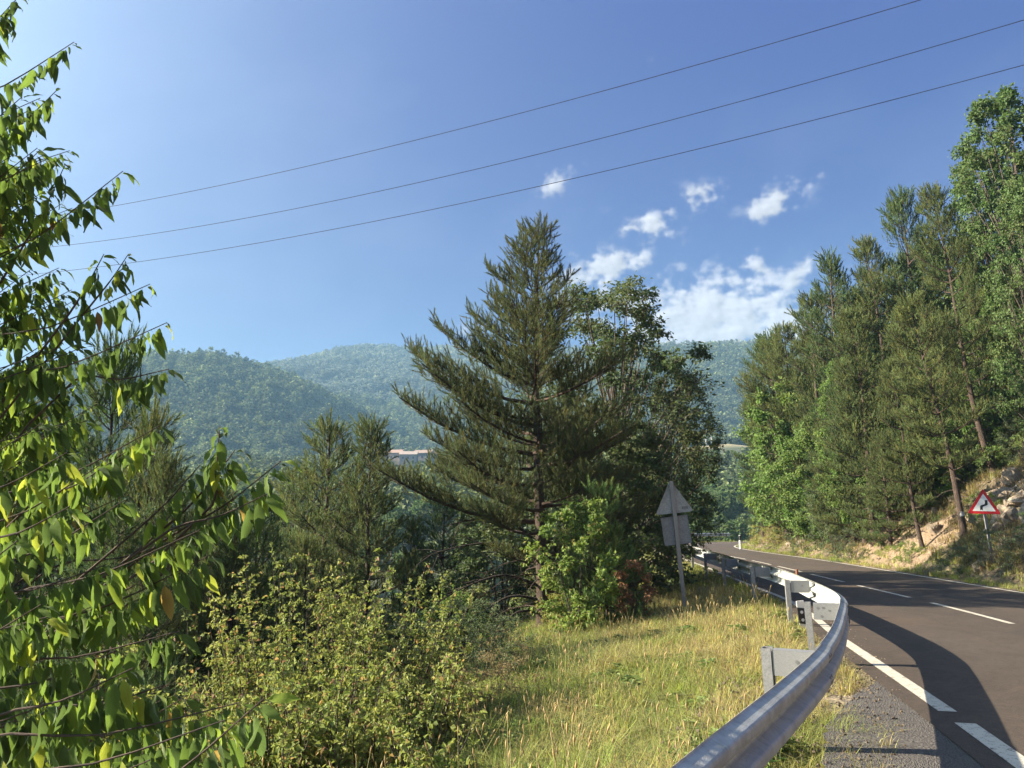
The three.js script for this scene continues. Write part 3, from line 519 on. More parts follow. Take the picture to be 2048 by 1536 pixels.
/** a broadleaved tree or bush: clumps of leaves on limbs that fork from the stem */
function broadleaf(o) {
  const r = rngOf(o.seed), root = new THREE.Group(), wood = new Geo(), cr = new Geo(), H = o.h, mat = o.material ?? M.leaf, stems = o.stems ?? 1;
  const axes = []; for (let k = 0; k < stems; k++) { const a = r() * 6.28, q = stems > 1 ? between(r, 0.1, 0.35) : 0.05; axes.push([0, 0.25, 0.55, 0.85].map((t) => V(Math.cos(a) * o.w * q * t + gauss(r) * 0.02 * H * t, t * H * (stems > 1 ? between(r, 0.7, 1) : 1), Math.sin(a) * o.w * q * t + gauss(r) * 0.02 * H * t))); }
  const r0 = o.trunk ?? H * 0.018 / Math.sqrt(stems);
  for (const a of axes) wood.tube(curve(a, 10), Array.from({ length: 11 }, (_, k) => r0 * (1 - 0.085 * k)), 8);
  const lo = o.low ?? 0.25, n = o.clumps ?? 40;
  for (let k = 0; k < n; k++) {
    const t = lo + (1 - lo) * (k + r()) / n, shape = o.shape ? o.shape((t - lo) / (1 - lo)) : Math.sqrt(Math.max(0.02, 1 - Math.pow(2 * (t - lo) / (1 - lo) - 0.9, 2) / 1.25)), az = k * 2.399 + gauss(r) * 0.5, rad = o.w / 2 * shape * Math.pow(r(), 0.35);
    const cen = V(Math.cos(az) * rad, t * H, Math.sin(az) * rad), cs = (o.clump ?? 0.22) * o.w * between(r, 0.6, 1.25) * lerp(1, 0.62, Math.max(0, (t - lo) / (1 - lo))), ax = axes[k % stems], from = curve(ax, 12)[Math.floor(clamp(t * 0.7, 0.05, 0.95) * 12)];
    const mid = from.clone().lerp(cen, 0.5).addScaledVector(UPV, -0.04 * H * r());
    wood.tube([from, mid, cen], [r0 * 0.2, r0 * 0.13, r0 * 0.05], 5);
    const m = Math.round((o.leaves ?? 200) * between(r, 0.7, 1.3)), hue = r(), twigs = Math.max(3, Math.round(m / 16));
    for (let w = 0; w < twigs; w++) {
      const d = randDir(r); d.y = d.y * 0.75 + 0.15; const L = cs * Math.pow(r(), 0.4), end = cen.clone().addScaledVector(d, L), tl = Math.min(L * 0.8, (o.leaf ?? 0.07) * 5), st = end.clone().addScaledVector(d, -tl);
      if (o.twigs !== false) wood.tube([st.clone().lerp(cen, 0.3), end], [r0 * 0.05 + 0.003, 0.002], 3);
      for (let q = 0; q < 16; q++) {
        const b = st.clone().lerp(end, r()).addScaledVector(randDir(r), (o.leaf ?? 0.07) * 0.9), dir = d.clone().multiplyScalar(0.5).addScaledVector(randDir(r), 0.8); dir.y -= o.droop ?? 0.25; dir.normalize();
        const f = randDir(r); f.y = Math.abs(f.y) + 0.4; f.addScaledVector(dir, -f.dot(dir)).normalize();
        const c = (o.tint ?? ((hue, r) => { const v = 0.75 + 0.5 * r(); return [v * (0.85 + 0.4 * hue * r()), v, v * 0.9]; }))(hue, r);
        const s = (o.leaf ?? 0.07) * between(r, 0.7, 1.25); cr.leaf(b, dir, f, s, s * (o.slim ?? 0.62), c);
      }
    }
  }
  part(root, o.stems > 1 ? 'stems' : 'trunk', wood.build(), M.bark);
  part(root, o.stems > 1 ? 'foliage' : 'crown', cr.build(), mat);
  root.userData.tris = cr.i.length / 3;
  return root;
}
const table = (t) => (x) => steps(x, t);
const stand = (o, px, D, sink = 0.12) => { const x = (px - 1024) * D / FOCAL; o.position.set(x, land(x, D) - sink, -D); return o; };
const topOf = (py, D) => at(1024, py, D).y;

// the big pine beside the verge
{
  const D = 19, H = topOf(446, D) - land(0.72, D) - 0.1;
  const t = pine({ seed: 3, h: H, trunk: 0.17, clear: 0.14, bend: 0.3, lean: -0.004, gap: 0.42, ragged: 0.29, rise: 0.8, needles: 32, density: 1.35, bias: 0.2, dead: 14, deadLen: 2.0, thin: 0.3, reach: table([[0, 2.7], [0.2, 3.15], [0.32, 2.95], [0.42, 2.8], [0.53, 2.75], [0.62, 2.05], [0.72, 1.5], [0.82, 0.95], [0.92, 0.45], [1, 0.2]]) });
  t.name = numbered('pine_tree'); scene.add(t); tag(t, 'largest pine, standing alone beside the grassy verge, with bare lower limbs', 'tree'); stand(t, 1084, D); t.children[2].material = M.needleD;
  const dl = rngOf(33);
  for (const [y0, dx, dy, dz] of [[1.15, -2.6, -0.35, 0.7], [0.85, -2.2, -0.9, 0.4], [1.7, -2.9, 0.15, 0.2], [0.55, -1.7, -1.0, 1.0], [2.1, -2.3, 0.5, 0.9], [1.4, 1.6, 0.0, 0.8]]) {
    const g = new Geo(), A = V(0, y0, 0), E = V(dx, y0 + dy, dz), m1 = A.clone().lerp(E, 0.35).add(V(0, 0.42, 0)), m2 = A.clone().lerp(E, 0.7).add(V(0, 0.3, 0)), pts = curve([A, m1, m2, E], 12);
    g.tube(pts, pts.map((_, k) => 0.036 * (1 - k / 13) + 0.005), 6, [0.5, 0.5, 0.5]);
    for (let q = 0; q < 9; q++) { const k = 3 + Math.floor(dl() * 9), b = pts[k], d = V(dx, 0, dz).normalize().addScaledVector(randDir(dl), 0.8).add(V(0, -0.35, 0)).normalize(), l = between(dl, 0.25, 0.8); g.tube([b, b.clone().addScaledVector(d, l * 0.5), b.clone().addScaledVector(d, l).add(V(0, -0.1 * l, 0))], [0.011, 0.007, 0.003], 4, [0.6, 0.6, 0.6]); }
    part(t, 'dead_limb', g.build(), M.pineBark);
  }
  console.log('big pine', t.userData.tris, H);
}
const youngReach = table([[0, 1.7], [0.2, 1.75], [0.4, 1.45], [0.6, 1.0], [0.75, 0.62], [0.9, 0.28], [1, 0.1]]), tallReach = table([[0, 0.8], [0.3, 1.6], [0.45, 2.4], [0.6, 2.3], [0.75, 1.6], [0.88, 0.85], [1, 0.2]]), slimReach = table([[0, 0.9], [0.3, 1.5], [0.6, 1.4], [0.85, 0.7], [1, 0.18]]);
const pines = {
  young: pine({ seed: 11, h: 7, clear: 0.08, needles: 20, needleWidth: 0.08, density: 1.2, reach: youngReach, dead: 4 }),
  youngB: pine({ seed: 12, h: 7, clear: 0.1, needles: 20, needleWidth: 0.08, density: 1.2, reach: (t) => youngReach(t) * 0.85, dead: 6 }),
  tall: pine({ seed: 13, h: 11, clear: 0.28, gap: 0.7, ragged: 0.14, needles: 18, needleWidth: 0.09, density: 1.0, fat: 0.95, shoot: 1.15, reach: tallReach, dead: 16, bend: 0.7 }),
  tallB: pine({ seed: 14, h: 11, clear: 0.22, gap: 0.7, ragged: 0.14, needles: 18, needleWidth: 0.09, density: 1.0, fat: 0.95, shoot: 1.15, reach: (t) => tallReach(t) * 0.85, dead: 14, bend: 0.9 }),
  slim: pine({ seed: 15, h: 9, clear: 0.16, gap: 0.6, ragged: 0.14, needles: 18, needleWidth: 0.09, density: 1.0, fat: 0.95, shoot: 1.1, reach: slimReach, dead: 10, bend: 0.6 }),
};
const natural = { young: 7, youngB: 7, tall: 11, tallB: 11, slim: 9 };
console.log('pines', Object.values(pines).map((p) => p.userData.tris).join(' '));
const used = new Set();
function setTree(protos, kind, nat, name, px, topPy, D, label, group, turn = 0, wide = 1, lean = 0, sink = 0.15) {
  let q = px; for (let k = 0; k < 60; k++) { const x = (q - 1024) * D / FOCAL, l = lateral(x, D); if (l.lat < 0 && -l.lat - WL(l.D) > 1.6) break; if (l.lat - WR > 1.5) break; q += l.lat < 0 && px < 1400 ? -6 : 6; }
  const t = copyOf(protos[kind], name, label, 'tree', group); stand(t, q, D, sink);
  const h = topOf(topPy + (px > 1400 ? 30 : 8), D) - t.position.y, k = h / nat; t.scale.set(k * wide, k, k * wide); t.rotation.set(0, turn, 0); if (lean) { const q = new THREE.Quaternion().setFromAxisAngle(V(0, 0, 1), lean); t.quaternion.premultiply(q); }
  return t;
}
const P = (kind, px, top, D, label, group, turn, wide, lean) => { const t = setTree(pines, kind, natural[kind], 'pine_tree', px, top, D, label, group, turn, wide, lean), m = [M.needle, M.needleB, M.needleC][Math.floor((turn ?? 0) * 10) % 3]; t.children[2].material = m; return t; };
// valley side, left
P('young', 656, 832, 25, 'tall dark pine left of the big pine, the left one of a close pair', undefined, 0.4, 1.05);
P('youngB', 742, 850, 23.5, 'dark pine left of the big pine, the right one of a close pair', undefined, 2.4, 1.05);
P('youngB', 212, 700, 15, 'slender pine behind the cherry branches whose tip shows against the sky', undefined, 1.1, 0.75);
P('young', 302, 806, 14, 'pine rising behind the cherry branches in front of the hill', undefined, 3.1, 0.7);
P('youngB', 338, 925, 13, 'small pine tip just right of the cherry branches', undefined, 4.2, 0.7);
P('young', 528, 985, 19, 'shaded pine with thin straight trunk behind the yellow-green shrub', undefined, 5.0, 1.0);
for (const [px, top, D, k, turn] of [[440, 985, 23, 'youngB', 0.3], [590, 930, 31, 'young', 1.9], [120, 815, 19, 'young', 2.9], [30, 840, 16, 'youngB', 3.9], [380, 1010, 17, 'young', 4.9], [830, 1040, 25, 'youngB', 0.9], [890, 975, 24, 'young', 5.9], [480, 1060, 15, 'young', 2.2], [620, 1080, 17, 'youngB', 1.2], [250, 1000, 11, 'young', 0.2], [690, 1010, 30, 'young', 3.6], [940, 1000, 27, 'youngB', 4.4], [-60, 780, 20, 'young', 1.0], [-160, 760, 17, 'youngB', 2.0]])
  P(k, px, top, D, 'young pine among the dark pines on the valley slope', 'pines on the valley slope', turn, 1.05);

// broadleaved trees
const leafy = {
  ash: broadleaf({ seed: 21, h: 9, w: 5.2, clumps: 96, leaves: 240, leaf: 0.12, low: 0.16, clump: 0.17, slim: 0.5, trunk: 0.14 }),
  hazel: broadleaf({ seed: 22, h: 5, w: 3.4, clumps: 44, leaves: 220, leaf: 0.11, low: 0.08, clump: 0.22, stems: 4, slim: 0.75 }),
  poplar: broadleaf({ seed: 23, h: 12, w: 4.2, clumps: 96, leaves: 230, leaf: 0.13, low: 0.1, clump: 0.23, slim: 0.8, trunk: 0.16 }),
  wood: broadleaf({ seed: 24, h: 8, w: 5, clumps: 26, leaves: 70, leaf: 0.42, low: 0.15, clump: 0.24, slim: 0.8, twigs: false }),
  woodB: broadleaf({ seed: 25, h: 8, w: 4.4, clumps: 26, leaves: 70, leaf: 0.4, low: 0.12, clump: 0.24, slim: 0.8, twigs: false }),
  woodC: broadleaf({ seed: 26, h: 8, w: 3.6, clumps: 26, leaves: 64, leaf: 0.38, low: 0.1, clump: 0.22, slim: 0.7, twigs: false, shape: (t) => 1.05 - 0.85 * t, material: M.far }),
};
const leafyH = { ash: 9, hazel: 5, poplar: 12, wood: 8, woodB: 8, woodC: 8 };
console.log('leafy', Object.values(leafy).map((p) => p.userData.tris).join(' '));
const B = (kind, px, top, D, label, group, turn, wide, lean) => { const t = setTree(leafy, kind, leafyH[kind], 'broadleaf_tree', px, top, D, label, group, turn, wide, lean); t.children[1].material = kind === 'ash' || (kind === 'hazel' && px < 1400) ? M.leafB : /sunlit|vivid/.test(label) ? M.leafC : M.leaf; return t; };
B('ash', 1240, 572, 25, 'airy broadleaved tree directly behind and right of the big pine', undefined, 0.6, 1.16);
B('ash', 1335, 715, 27, 'dark broadleaved tree whose crown hangs over the guardrail', undefined, 2.6, 0.86);
B('hazel', 1215, 830, 22, 'shaded leafy tree under the big pine, behind the young fir', 'shaded trees under the big pine', 1.2, 1.2);
B('hazel', 1255, 900, 25, 'shaded leafy tree behind the withered shrub, left of the sign', 'shaded trees under the big pine', 4.2, 1.1);
B('hazel', 1135, 900, 23, 'shaded leafy tree directly behind the big pine trunk', 'shaded trees under the big pine', 2.9, 1.2);
B('hazel', 1000, 1010, 23, 'leafy bush behind the bare lower limbs of the big pine', undefined, 5.2, 1.4);

// wooded bank on the right
const marked = P('tall', 1912, 560, 27, 'pine with bare leaning trunk and white paint mark, standing on the bank', undefined, 0.7, 0.95, 0.13);
{
  const yl = 1.15, t = yl / 11, rad = 11 * 0.0155 * (1 - 0.92 * t) * 1.05, g = new THREE.CylinderGeometry(rad, rad * 1.01, 0.2, 14, 1, true, -1.5, 2.2);
  g.translate(0.7 * Math.sin(t * 2.4 + 13) * t * (1 - t) * 1.6, yl, 0.7 * Math.cos(t * 2 + 13) * t * (1 - t)); part(marked, 'paint_mark', g, std(rgb(0.62, 0.61, 0.58), { side: THREE.DoubleSide, map: repeated(paintTex, 2, 0.6) }));
}
P('slim', 1775, 700, 29, 'slim young pine with thin trunk beside the bare earth of the bank', undefined, 2.1, 0.8, 0.1);
P('tallB', 1985, 345, 31, 'tall pine with bare lower trunk between the leaning pine and the right edge', undefined, 3.0, 0.72, 0.12);
P('tall', 1880, 355, 37, 'tallest pine behind the leaning pine, its tip beside the bright leafy crown', undefined, 1.4, 0.7, 0.05);
P('tallB', 1790, 452, 38, 'pine with open pointed tip against the sky, second step of the treeline', undefined, 4.3, 0.8, 0.05);
P('slim', 1706, 492, 39, 'narrow pine with open tip, third step of the treeline', undefined, 5.3, 0.85, 0.03);
P('slim', 1658, 568, 41, 'narrow dark pine at the lower treeline against the clouds', undefined, 0.9, 0.9, 0.03);
P('tall', 1520, 652, 46, 'wide pine at the end of the wood, overhanging the road', undefined, 3.7, 0.95, 0.04);
P('young', 1540, 800, 50, 'bushy pine at the very end of the wood above the marker post', undefined, 1.7, 1.0, 0.02);
for (const [px, top, D, k, turn, w] of [[1600, 622, 44, 'tallB', 2.2, 0.9], [1560, 640, 48, 'tall', 0.2, 0.9], [1735, 600, 34, 'slim', 3.3, 1], [1680, 690, 35, 'tallB', 1.1, 0.8], [1830, 640, 33, 'slim', 4.0, 1], [1620, 760, 37, 'young', 5.1, 0.9], [1950, 560, 36, 'tallB', 5.5, 0.8], [2040, 420, 37, 'tall', 0.5, 0.8], [1560, 800, 43, 'young', 2.7, 0.9], [1870, 480, 42, 'tallB', 1.5, 0.85], [1700, 560, 46, 'tall', 2.5, 0.9], [1780, 520, 48, 'tall', 4.5, 0.9], [1930, 480, 50, 'tallB', 3.5, 0.9], [2090, 500, 30, 'tall', 1.3, 0.8], [2120, 300, 42, 'tallB', 2.3, 0.9], [1640, 640, 52, 'tall', 0.1, 0.9], [2060, 640, 34, 'slim', 2.0, 0.9], [1500, 760, 52, 'tallB', 4.1, 0.9]])
  P(k, px, top, D, 'pine in the thick of the wood on the right bank', 'pines of the wood on the bank', turn, w, 0.04);
B('poplar', 2105, 165, 33, 'tall bright green broadleaved tree filling the right edge against the sky', undefined, 0.5, 0.95, 0.03);
B('poplar', 2040, 275, 36, 'broadleaved tree just left of the tall bright green one', undefined, 2.5, 0.8, 0.03);
B('poplar', 1905, 450, 40, 'green leafy crown among the pines of the upper treeline', undefined, 4.5, 0.7, 0.02);
B('hazel', 1572, 745, 44, 'sunlit pale green broadleaved tree at the end of the wood', undefined, 1.0, 1.0, 0.04);
B('hazel', 1612, 830, 40, 'sunlit green broadleaved tree among the pines near the bend', undefined, 3.0, 1.0, 0.02);
B('hazel', 1578, 905, 40, 'vivid green bush with large leaves above the bend', undefined, 5.0, 1.05);
B('hazel', 1660, 880, 38, 'green leafy tree between pine stems, behind the grey-green bush', 'leafy bushes between the pine stems', 2.0, 0.9);
B('hazel', 1725, 950, 33, 'green leafy tree between pine stems, above the bare earth', 'leafy bushes between the pine stems', 4.0, 0.8);
for (const [px, top, D, turn, w, k] of [[1700, 690, 36, 0.4, 0.9, 'poplar'], [1765, 640, 41, 1.4, 0.8, 'poplar'], [1860, 570, 42, 2.4, 0.8, 'poplar'], [1985, 500, 34, 3.4, 0.7, 'poplar'], [1640, 800, 42, 4.4, 1.1, 'hazel'], [1820, 800, 33, 5.4, 1.1, 'hazel'], [1940, 760, 32, 0.9, 1.0, 'hazel'], [1625, 720, 47, 2.9, 1.0, 'hazel']])
  B(k, px, top, D, 'sunlit leafy tree mixed among the pines of the wood', 'leafy trees among the pines of the wood', turn, w);
for (const [px, top, D, turn, w] of [[1650, 800, 36, 0.4, 1.1], [1700, 830, 32, 1.5, 1.1], [1745, 790, 35, 2.6, 1.1], [1800, 820, 33, 3.7, 1.1], [1850, 800, 36, 4.8, 1.1], [1925, 780, 35, 5.9, 1.0], [1980, 760, 33, 0.7, 1.0], [2050, 760, 31, 1.8, 1.1], [1610, 860, 40, 2.9, 1.1], [1560, 900, 46, 4.0, 1.1], [2030, 560, 38, 5.1, 1.0], [1890, 640, 39, 0.2, 1.1], [1760, 560, 44, 1.3, 1.2]])
  P(top < 700 ? 'tallB' : 'young', px, top, D, top < 700 ? 'pine filling a gap in the treeline of the bank' : 'bushy young pine filling the understorey of the wood', top < 700 ? 'pines filling the treeline of the bank' : 'young pines under the wood on the bank', turn, w, 0.03);
B('poplar', 2110, 330, 28, 'broadleaved tree at the far right edge, only its left side in view', undefined, 1.6, 0.8);
for (const o of [...Object.values(pines), ...Object.values(leafy)]) o.userData = {};

// ------------------------------------------------------------------ bushes
const vary = (a, b, c) => (hue, r) => { const k = r(), m = lerp(0, 1, clamp(hue * 0.6 + k * 0.6 - 0.1, 0, 1)), x = k < 0.06 ? c : [lerp(a[0], b[0], m), lerp(a[1], b[1], m), lerp(a[2], b[2], m)], v = 0.8 + 0.4 * r(); return [x[0] * v, x[1] * v, x[2] * v]; };
const plain = leafMat(rgb(1, 1, 1), 0.45);
const bushes = {
  green: broadleaf({ seed: 41, h: 1.6, w: 2.0, clumps: 26, leaves: 110, leaf: 0.07, low: 0.05, clump: 0.24, stems: 6, material: plain, tint: vary([0.14, 0.22, 0.045], [0.2, 0.28, 0.055], [0.3, 0.27, 0.08]) }),
  dark: broadleaf({ seed: 42, h: 1.8, w: 2.0, clumps: 28, leaves: 120, leaf: 0.05, low: 0.05, clump: 0.24, stems: 6, material: plain, tint: vary([0.085, 0.125, 0.05], [0.13, 0.165, 0.06], [0.17, 0.15, 0.07]) }),
  dry: broadleaf({ seed: 43, h: 1.2, w: 1.8, clumps: 26, leaves: 90, leaf: 0.075, low: 0.03, clump: 0.24, stems: 8, slim: 0.3, material: plain, tint: vary([0.24, 0.19, 0.09], [0.3, 0.25, 0.11], [0.2, 0.1, 0.05]) }),
  yellow: broadleaf({ seed: 44, h: 1.5, w: 1.8, clumps: 24, leaves: 100, leaf: 0.06, low: 0.04, clump: 0.24, stems: 6, material: plain, tint: vary([0.26, 0.3, 0.06], [0.34, 0.33, 0.08], [0.4, 0.26, 0.07]) }),
};
function bush(kind, x, D, h, w, turn, label, group, sink = 0.12) { const nat = { green: [1.6, 2], dark: [1.8, 2], dry: [1.2, 1.8], yellow: [1.5, 1.8] }[kind], b = copyOf(bushes[kind], 'shrub', label, 'shrub', group); b.position.set(x, land(x, D) - sink, -D); b.scale.set(w / nat[1], h / nat[0], w / nat[1]); b.rotation.y = turn; return b; }
{
  const r = rngOf(401);
  // valley side
  for (let k = 0, n = 0; k < 900 && n < 95; k++) {
    const D = between(r, 6, 44), x = between(r, -0.62 * D - 2, 0.14 * D), l = lateral(x, D), u = -l.lat - WL(l.D); if (u < 7.2 - 1.2 * sstep(D, 24, 34) + 3.5 * (1 - sstep(D, 4, 12))) continue; n++;
    const f = r(); bush(f < 0.4 ? 'dark' : f < 0.72 ? 'green' : f < 0.86 ? 'yellow' : 'dry', x, D, between(r, 1.0, 2.2), between(r, 1.6, 3.0), r() * 6.28, 'leafy bush in the tangle on the valley slope', 'bushes on the valley slope');
  }
  // bank on the right
  for (let k = 0, n = 0; k < 900 && n < 90; k++) {
    const D = between(r, 16, 56), x = between(r, 0.2 * D + 2, 0.72 * D), l = lateral(x, D), v = l.lat - WR; if (v < 2.2 || v > 22 || Math.hypot((x - 15.3) / 1.4, (D - 31) / 4) < 1) continue; n++;
    const f = r(); bush(v < 5 ? (f < 0.55 ? 'dry' : f < 0.8 ? 'yellow' : 'green') : f < 0.42 ? 'dry' : f < 0.66 ? 'dark' : f < 0.85 ? 'green' : 'yellow', x, D, between(r, 0.5, 1.1) * (v > 5 ? 1.7 : 1), between(r, 0.9, 1.8) * (v > 5 ? 1.4 : 1), r() * 6.28, v < 5 ? 'low dry bush on the face of the cut bank' : 'bush under the pines on the wooded bank', v < 5 ? 'bushes on the cut bank' : 'bushes under the pines on the bank');
  }
  const one = (kind, px, D, h, w, turn, label) => bush(kind, (px - 1024) * D / FOCAL, D, h, w, turn, label);
  one('dark', 1655, 37, 3.2, 2.9, 1, 'dense grey-green rounded bush between vivid green leaves and pine trunks');
  one('dark', 1595, 41, 1.6, 2.0, 2, 'small dark bush at the foot of the bank near the bend');
  one('dark', 1690, 34, 1.5, 2.2, 3, 'dark bush at the foot of the bank beside the bare earth');
  one('yellow', 1540, 47, 1.5, 3.2, 0.4, 'golden grassy bush on the nose of the bank beside the marker post');
  one('green', 1800, 29, 0.8, 1.1, 4, 'small fresh green bush at the foot of the slim pine');
  one('dark', 1960, 23.4, 1.1, 1.9, 5, 'dark low bush at the foot of the warning sign');
  one('dark', 2030, 21.5, 1.2, 1.9, 1.4, 'dark low bush right of the warning sign');
  one('dark', 1900, 24.5, 0.9, 1.8, 2.2, 'dark low bush left of the warning sign');
  one('dark', 950, 12.6, 1.5, 1.9, 0.5, 'dark bush in the hollow between the thicket and the sunny grass');
  one('dark', 905, 13.8, 1.7, 2.0, 1.5, 'dark bush behind the thicket, under the bare pine limbs');
  one('dark', 1010, 15.5, 1.0, 1.5, 2.5, 'small dark bush below the bare pine limbs');
  one('dry', 1000, 10.8, 0.75, 1.2, 0.7, 'brown dry bush on the edge of the sunny grass');
  one('dry', 1035, 13.2, 0.6, 1.0, 3.7, 'brown dry tuft of stalks where grass meets the dark hollow');
  one('dry', 930, 9.6, 0.8, 1.1, 5.7, 'brown dry bush beside the low leafy shrub');
  one('yellow', 1120, 17.6, 0.9, 1.3, 2.2, 'pale yellow-green bush at the foot of the big pine');
  one('dark', 1225, 17.8, 0.9, 1.6, 0.2, 'dark bush in the shade right of the big pine');
  one('green', 1180, 16.6, 0.45, 1.1, 0.9, 'low green bush at the edge of the sunny grass');
}
// bright hazel and a young fir in front of the big pine
{
  const hz = broadleaf({ seed: 51, h: 2.9, w: 2.0, clumps: 30, leaves: 150, leaf: 0.085, low: 0.12, clump: 0.22, stems: 4, material: plain, slim: 0.8, tint: vary([0.14, 0.22, 0.04], [0.22, 0.3, 0.05], [0.3, 0.28, 0.08]) });
  hz.name = numbered('shrub'); scene.add(hz); tag(hz, 'bright green leafy shrub in front of the big pine trunk', 'shrub'); stand(hz, 1150, 16.8);
  const dead = broadleaf({ seed: 52, h: 1.5, w: 0.9, clumps: 12, leaves: 60, leaf: 0.08, low: 0.3, clump: 0.24, stems: 3, material: plain, slim: 0.5, droop: 0.7, tint: vary([0.2, 0.1, 0.045], [0.3, 0.16, 0.07], [0.14, 0.08, 0.05]) });
  dead.name = numbered('shrub'); scene.add(dead); tag(dead, 'withered shrub with rust-brown leaves beside the young fir', 'shrub'); stand(dead, 1258, 16.6);
  const fir = pine({ seed: 53, h: 3.0, clear: 0.06, needles: 26, needleWidth: 0.08, density: 1.5, gap: 0.22, shoot: 0.8, fat: 1.0, trunk: 0.04, dead: 0, reach: table([[0, 0.95], [0.5, 0.6], [0.85, 0.25], [1, 0.1]]) });
  fir.children[2].material = M.needle.clone(); fir.children[2].material.color.setRGB(0.16, 0.24, 0.08);
  fir.name = numbered('young_fir'); scene.add(fir); tag(fir, 'young green fir in front of the big pine, left of the sign pole', 'tree'); stand(fir, 1208, 17.2); fir.userData = { label: fir.userData.label, category: 'tree' };
  for (const o of [hz, dead]) o.userData = { label: o.userData.label, category: 'shrub' };
}
// the yellow-green thicket in the foreground: slender stems set with small leaves
function thicket(seed, px, D, h, w, nStem, label) {
  const r = rngOf(seed), root = new THREE.Group(), wood = new Geo(), cr = new Geo(), x0 = (px - 1024) * D / FOCAL, y0 = land(x0, D) - 0.1;
  root.position.set(x0, y0, -D); root.name = numbered('thicket_shrub'); scene.add(root); tag(root, label, 'shrub');
  for (let k = 0; k < nStem; k++) {
    const a = r() * 6.28, q = Math.sqrt(r()) * w * 0.3, L = h * between(r, 0.55, 1.06) * (1 - 0.25 * Math.pow(q / (w * 0.3), 2)), b = V(Math.cos(a) * q * 0.6, 0, Math.sin(a) * q * 0.6), lean = V(Math.cos(a) * 0.26 + gauss(r) * 0.14, 1, Math.sin(a) * 0.26 + gauss(r) * 0.14);
    const spot = (t) => b.clone().addScaledVector(lean, L * t).add(V(Math.sin(t * 4 + k) * 0.05, -0.1 * t * t * L * 0.5, Math.cos(t * 3 + k) * 0.05));
    wood.tube([0, 0.25, 0.5, 0.75, 1].map(spot), [0.014, 0.011, 0.008, 0.005, 0.002], 4);
    const age = r(), twigs = Math.round(L * 9);
    for (let j = 0; j < twigs; j++) {
      const t = 0.12 + 0.88 * (j + r()) / twigs, p = spot(t), d = randDir(r); d.y = d.y * 0.5 + 0.35; d.normalize(); const tl = between(r, 0.12, 0.42) * (1.15 - t * 0.7);
      wood.tube([p, p.clone().addScaledVector(d, tl)], [0.003, 0.0015], 3);
      const m = 5 + Math.round(tl * 34);
      for (let i = 0; i < m; i++) {
        const bb = p.clone().addScaledVector(d, tl * (i + 0.5) / m).addScaledVector(randDir(r), 0.012), dir = d.clone().multiplyScalar(0.35).addScaledVector(randDir(r), 0.8); dir.y -= 0.1; dir.normalize(); const f = randDir(r); f.y = Math.abs(f.y) + 0.35; f.addScaledVector(dir, -f.dot(dir)).normalize();
        const s = between(r, 0.03, 0.064), kk = r(), mix = clamp(age * 0.5 + r() * 0.6, 0, 1), v = 0.8 + 0.4 * r();
        const c = kk < 0.04 ? [0.45, 0.3, 0.1] : kk < 0.07 ? [0.26, 0.15, 0.08] : [lerp(0.15, 0.34, mix), lerp(0.22, 0.345, mix), lerp(0.045, 0.08, mix)];
        cr.leaf(bb, dir, f, s, s * 0.72, [c[0] * v, c[1] * v, c[2] * v], 0.25);
      }
    }
  }
  part(root, 'stems', wood.build(), M.bark); part(root, 'foliage', cr.build(), plain);
  return cr.i.length / 3;
}
const thick = (seed, px, D, top, w, n, label) => thicket(seed, px, D, topOf(top, D) - land((px - 1024) * D / FOCAL, D) + 0.1, w, n, label);
console.log('thickets', [
  thick(61, 625, 9.2, 1082, 3.4, 84, 'tall yellow-green thicket in the middle foreground with a pointed top'),
  thick(62, 800, 9.8, 1115, 2.8, 66, 'yellow-green thicket between the tall thicket and the sunny grass'),
  thick(63, 450, 8.6, 1190, 3.0, 66, 'yellow-green thicket behind the lowest cherry leaves'),
  thick(64, 700, 7.2, 1290, 2.6, 70, 'lower thicket at the bottom edge between the cherry and the grass'),
  thick(65, 540, 6.6, 1340, 2.4, 60, 'small thicket at the bottom edge beside the cherry leaves'),
  thick(66, 850, 8.0, 1290, 2.0, 50, 'low leafy shrub at the bottom edge of the sunny grass'),
  thick(67, 880, 6.6, 1420, 1.5, 40, 'lowest leafy shrub at the bottom edge, spilling into the sunny grass')].join(' '));

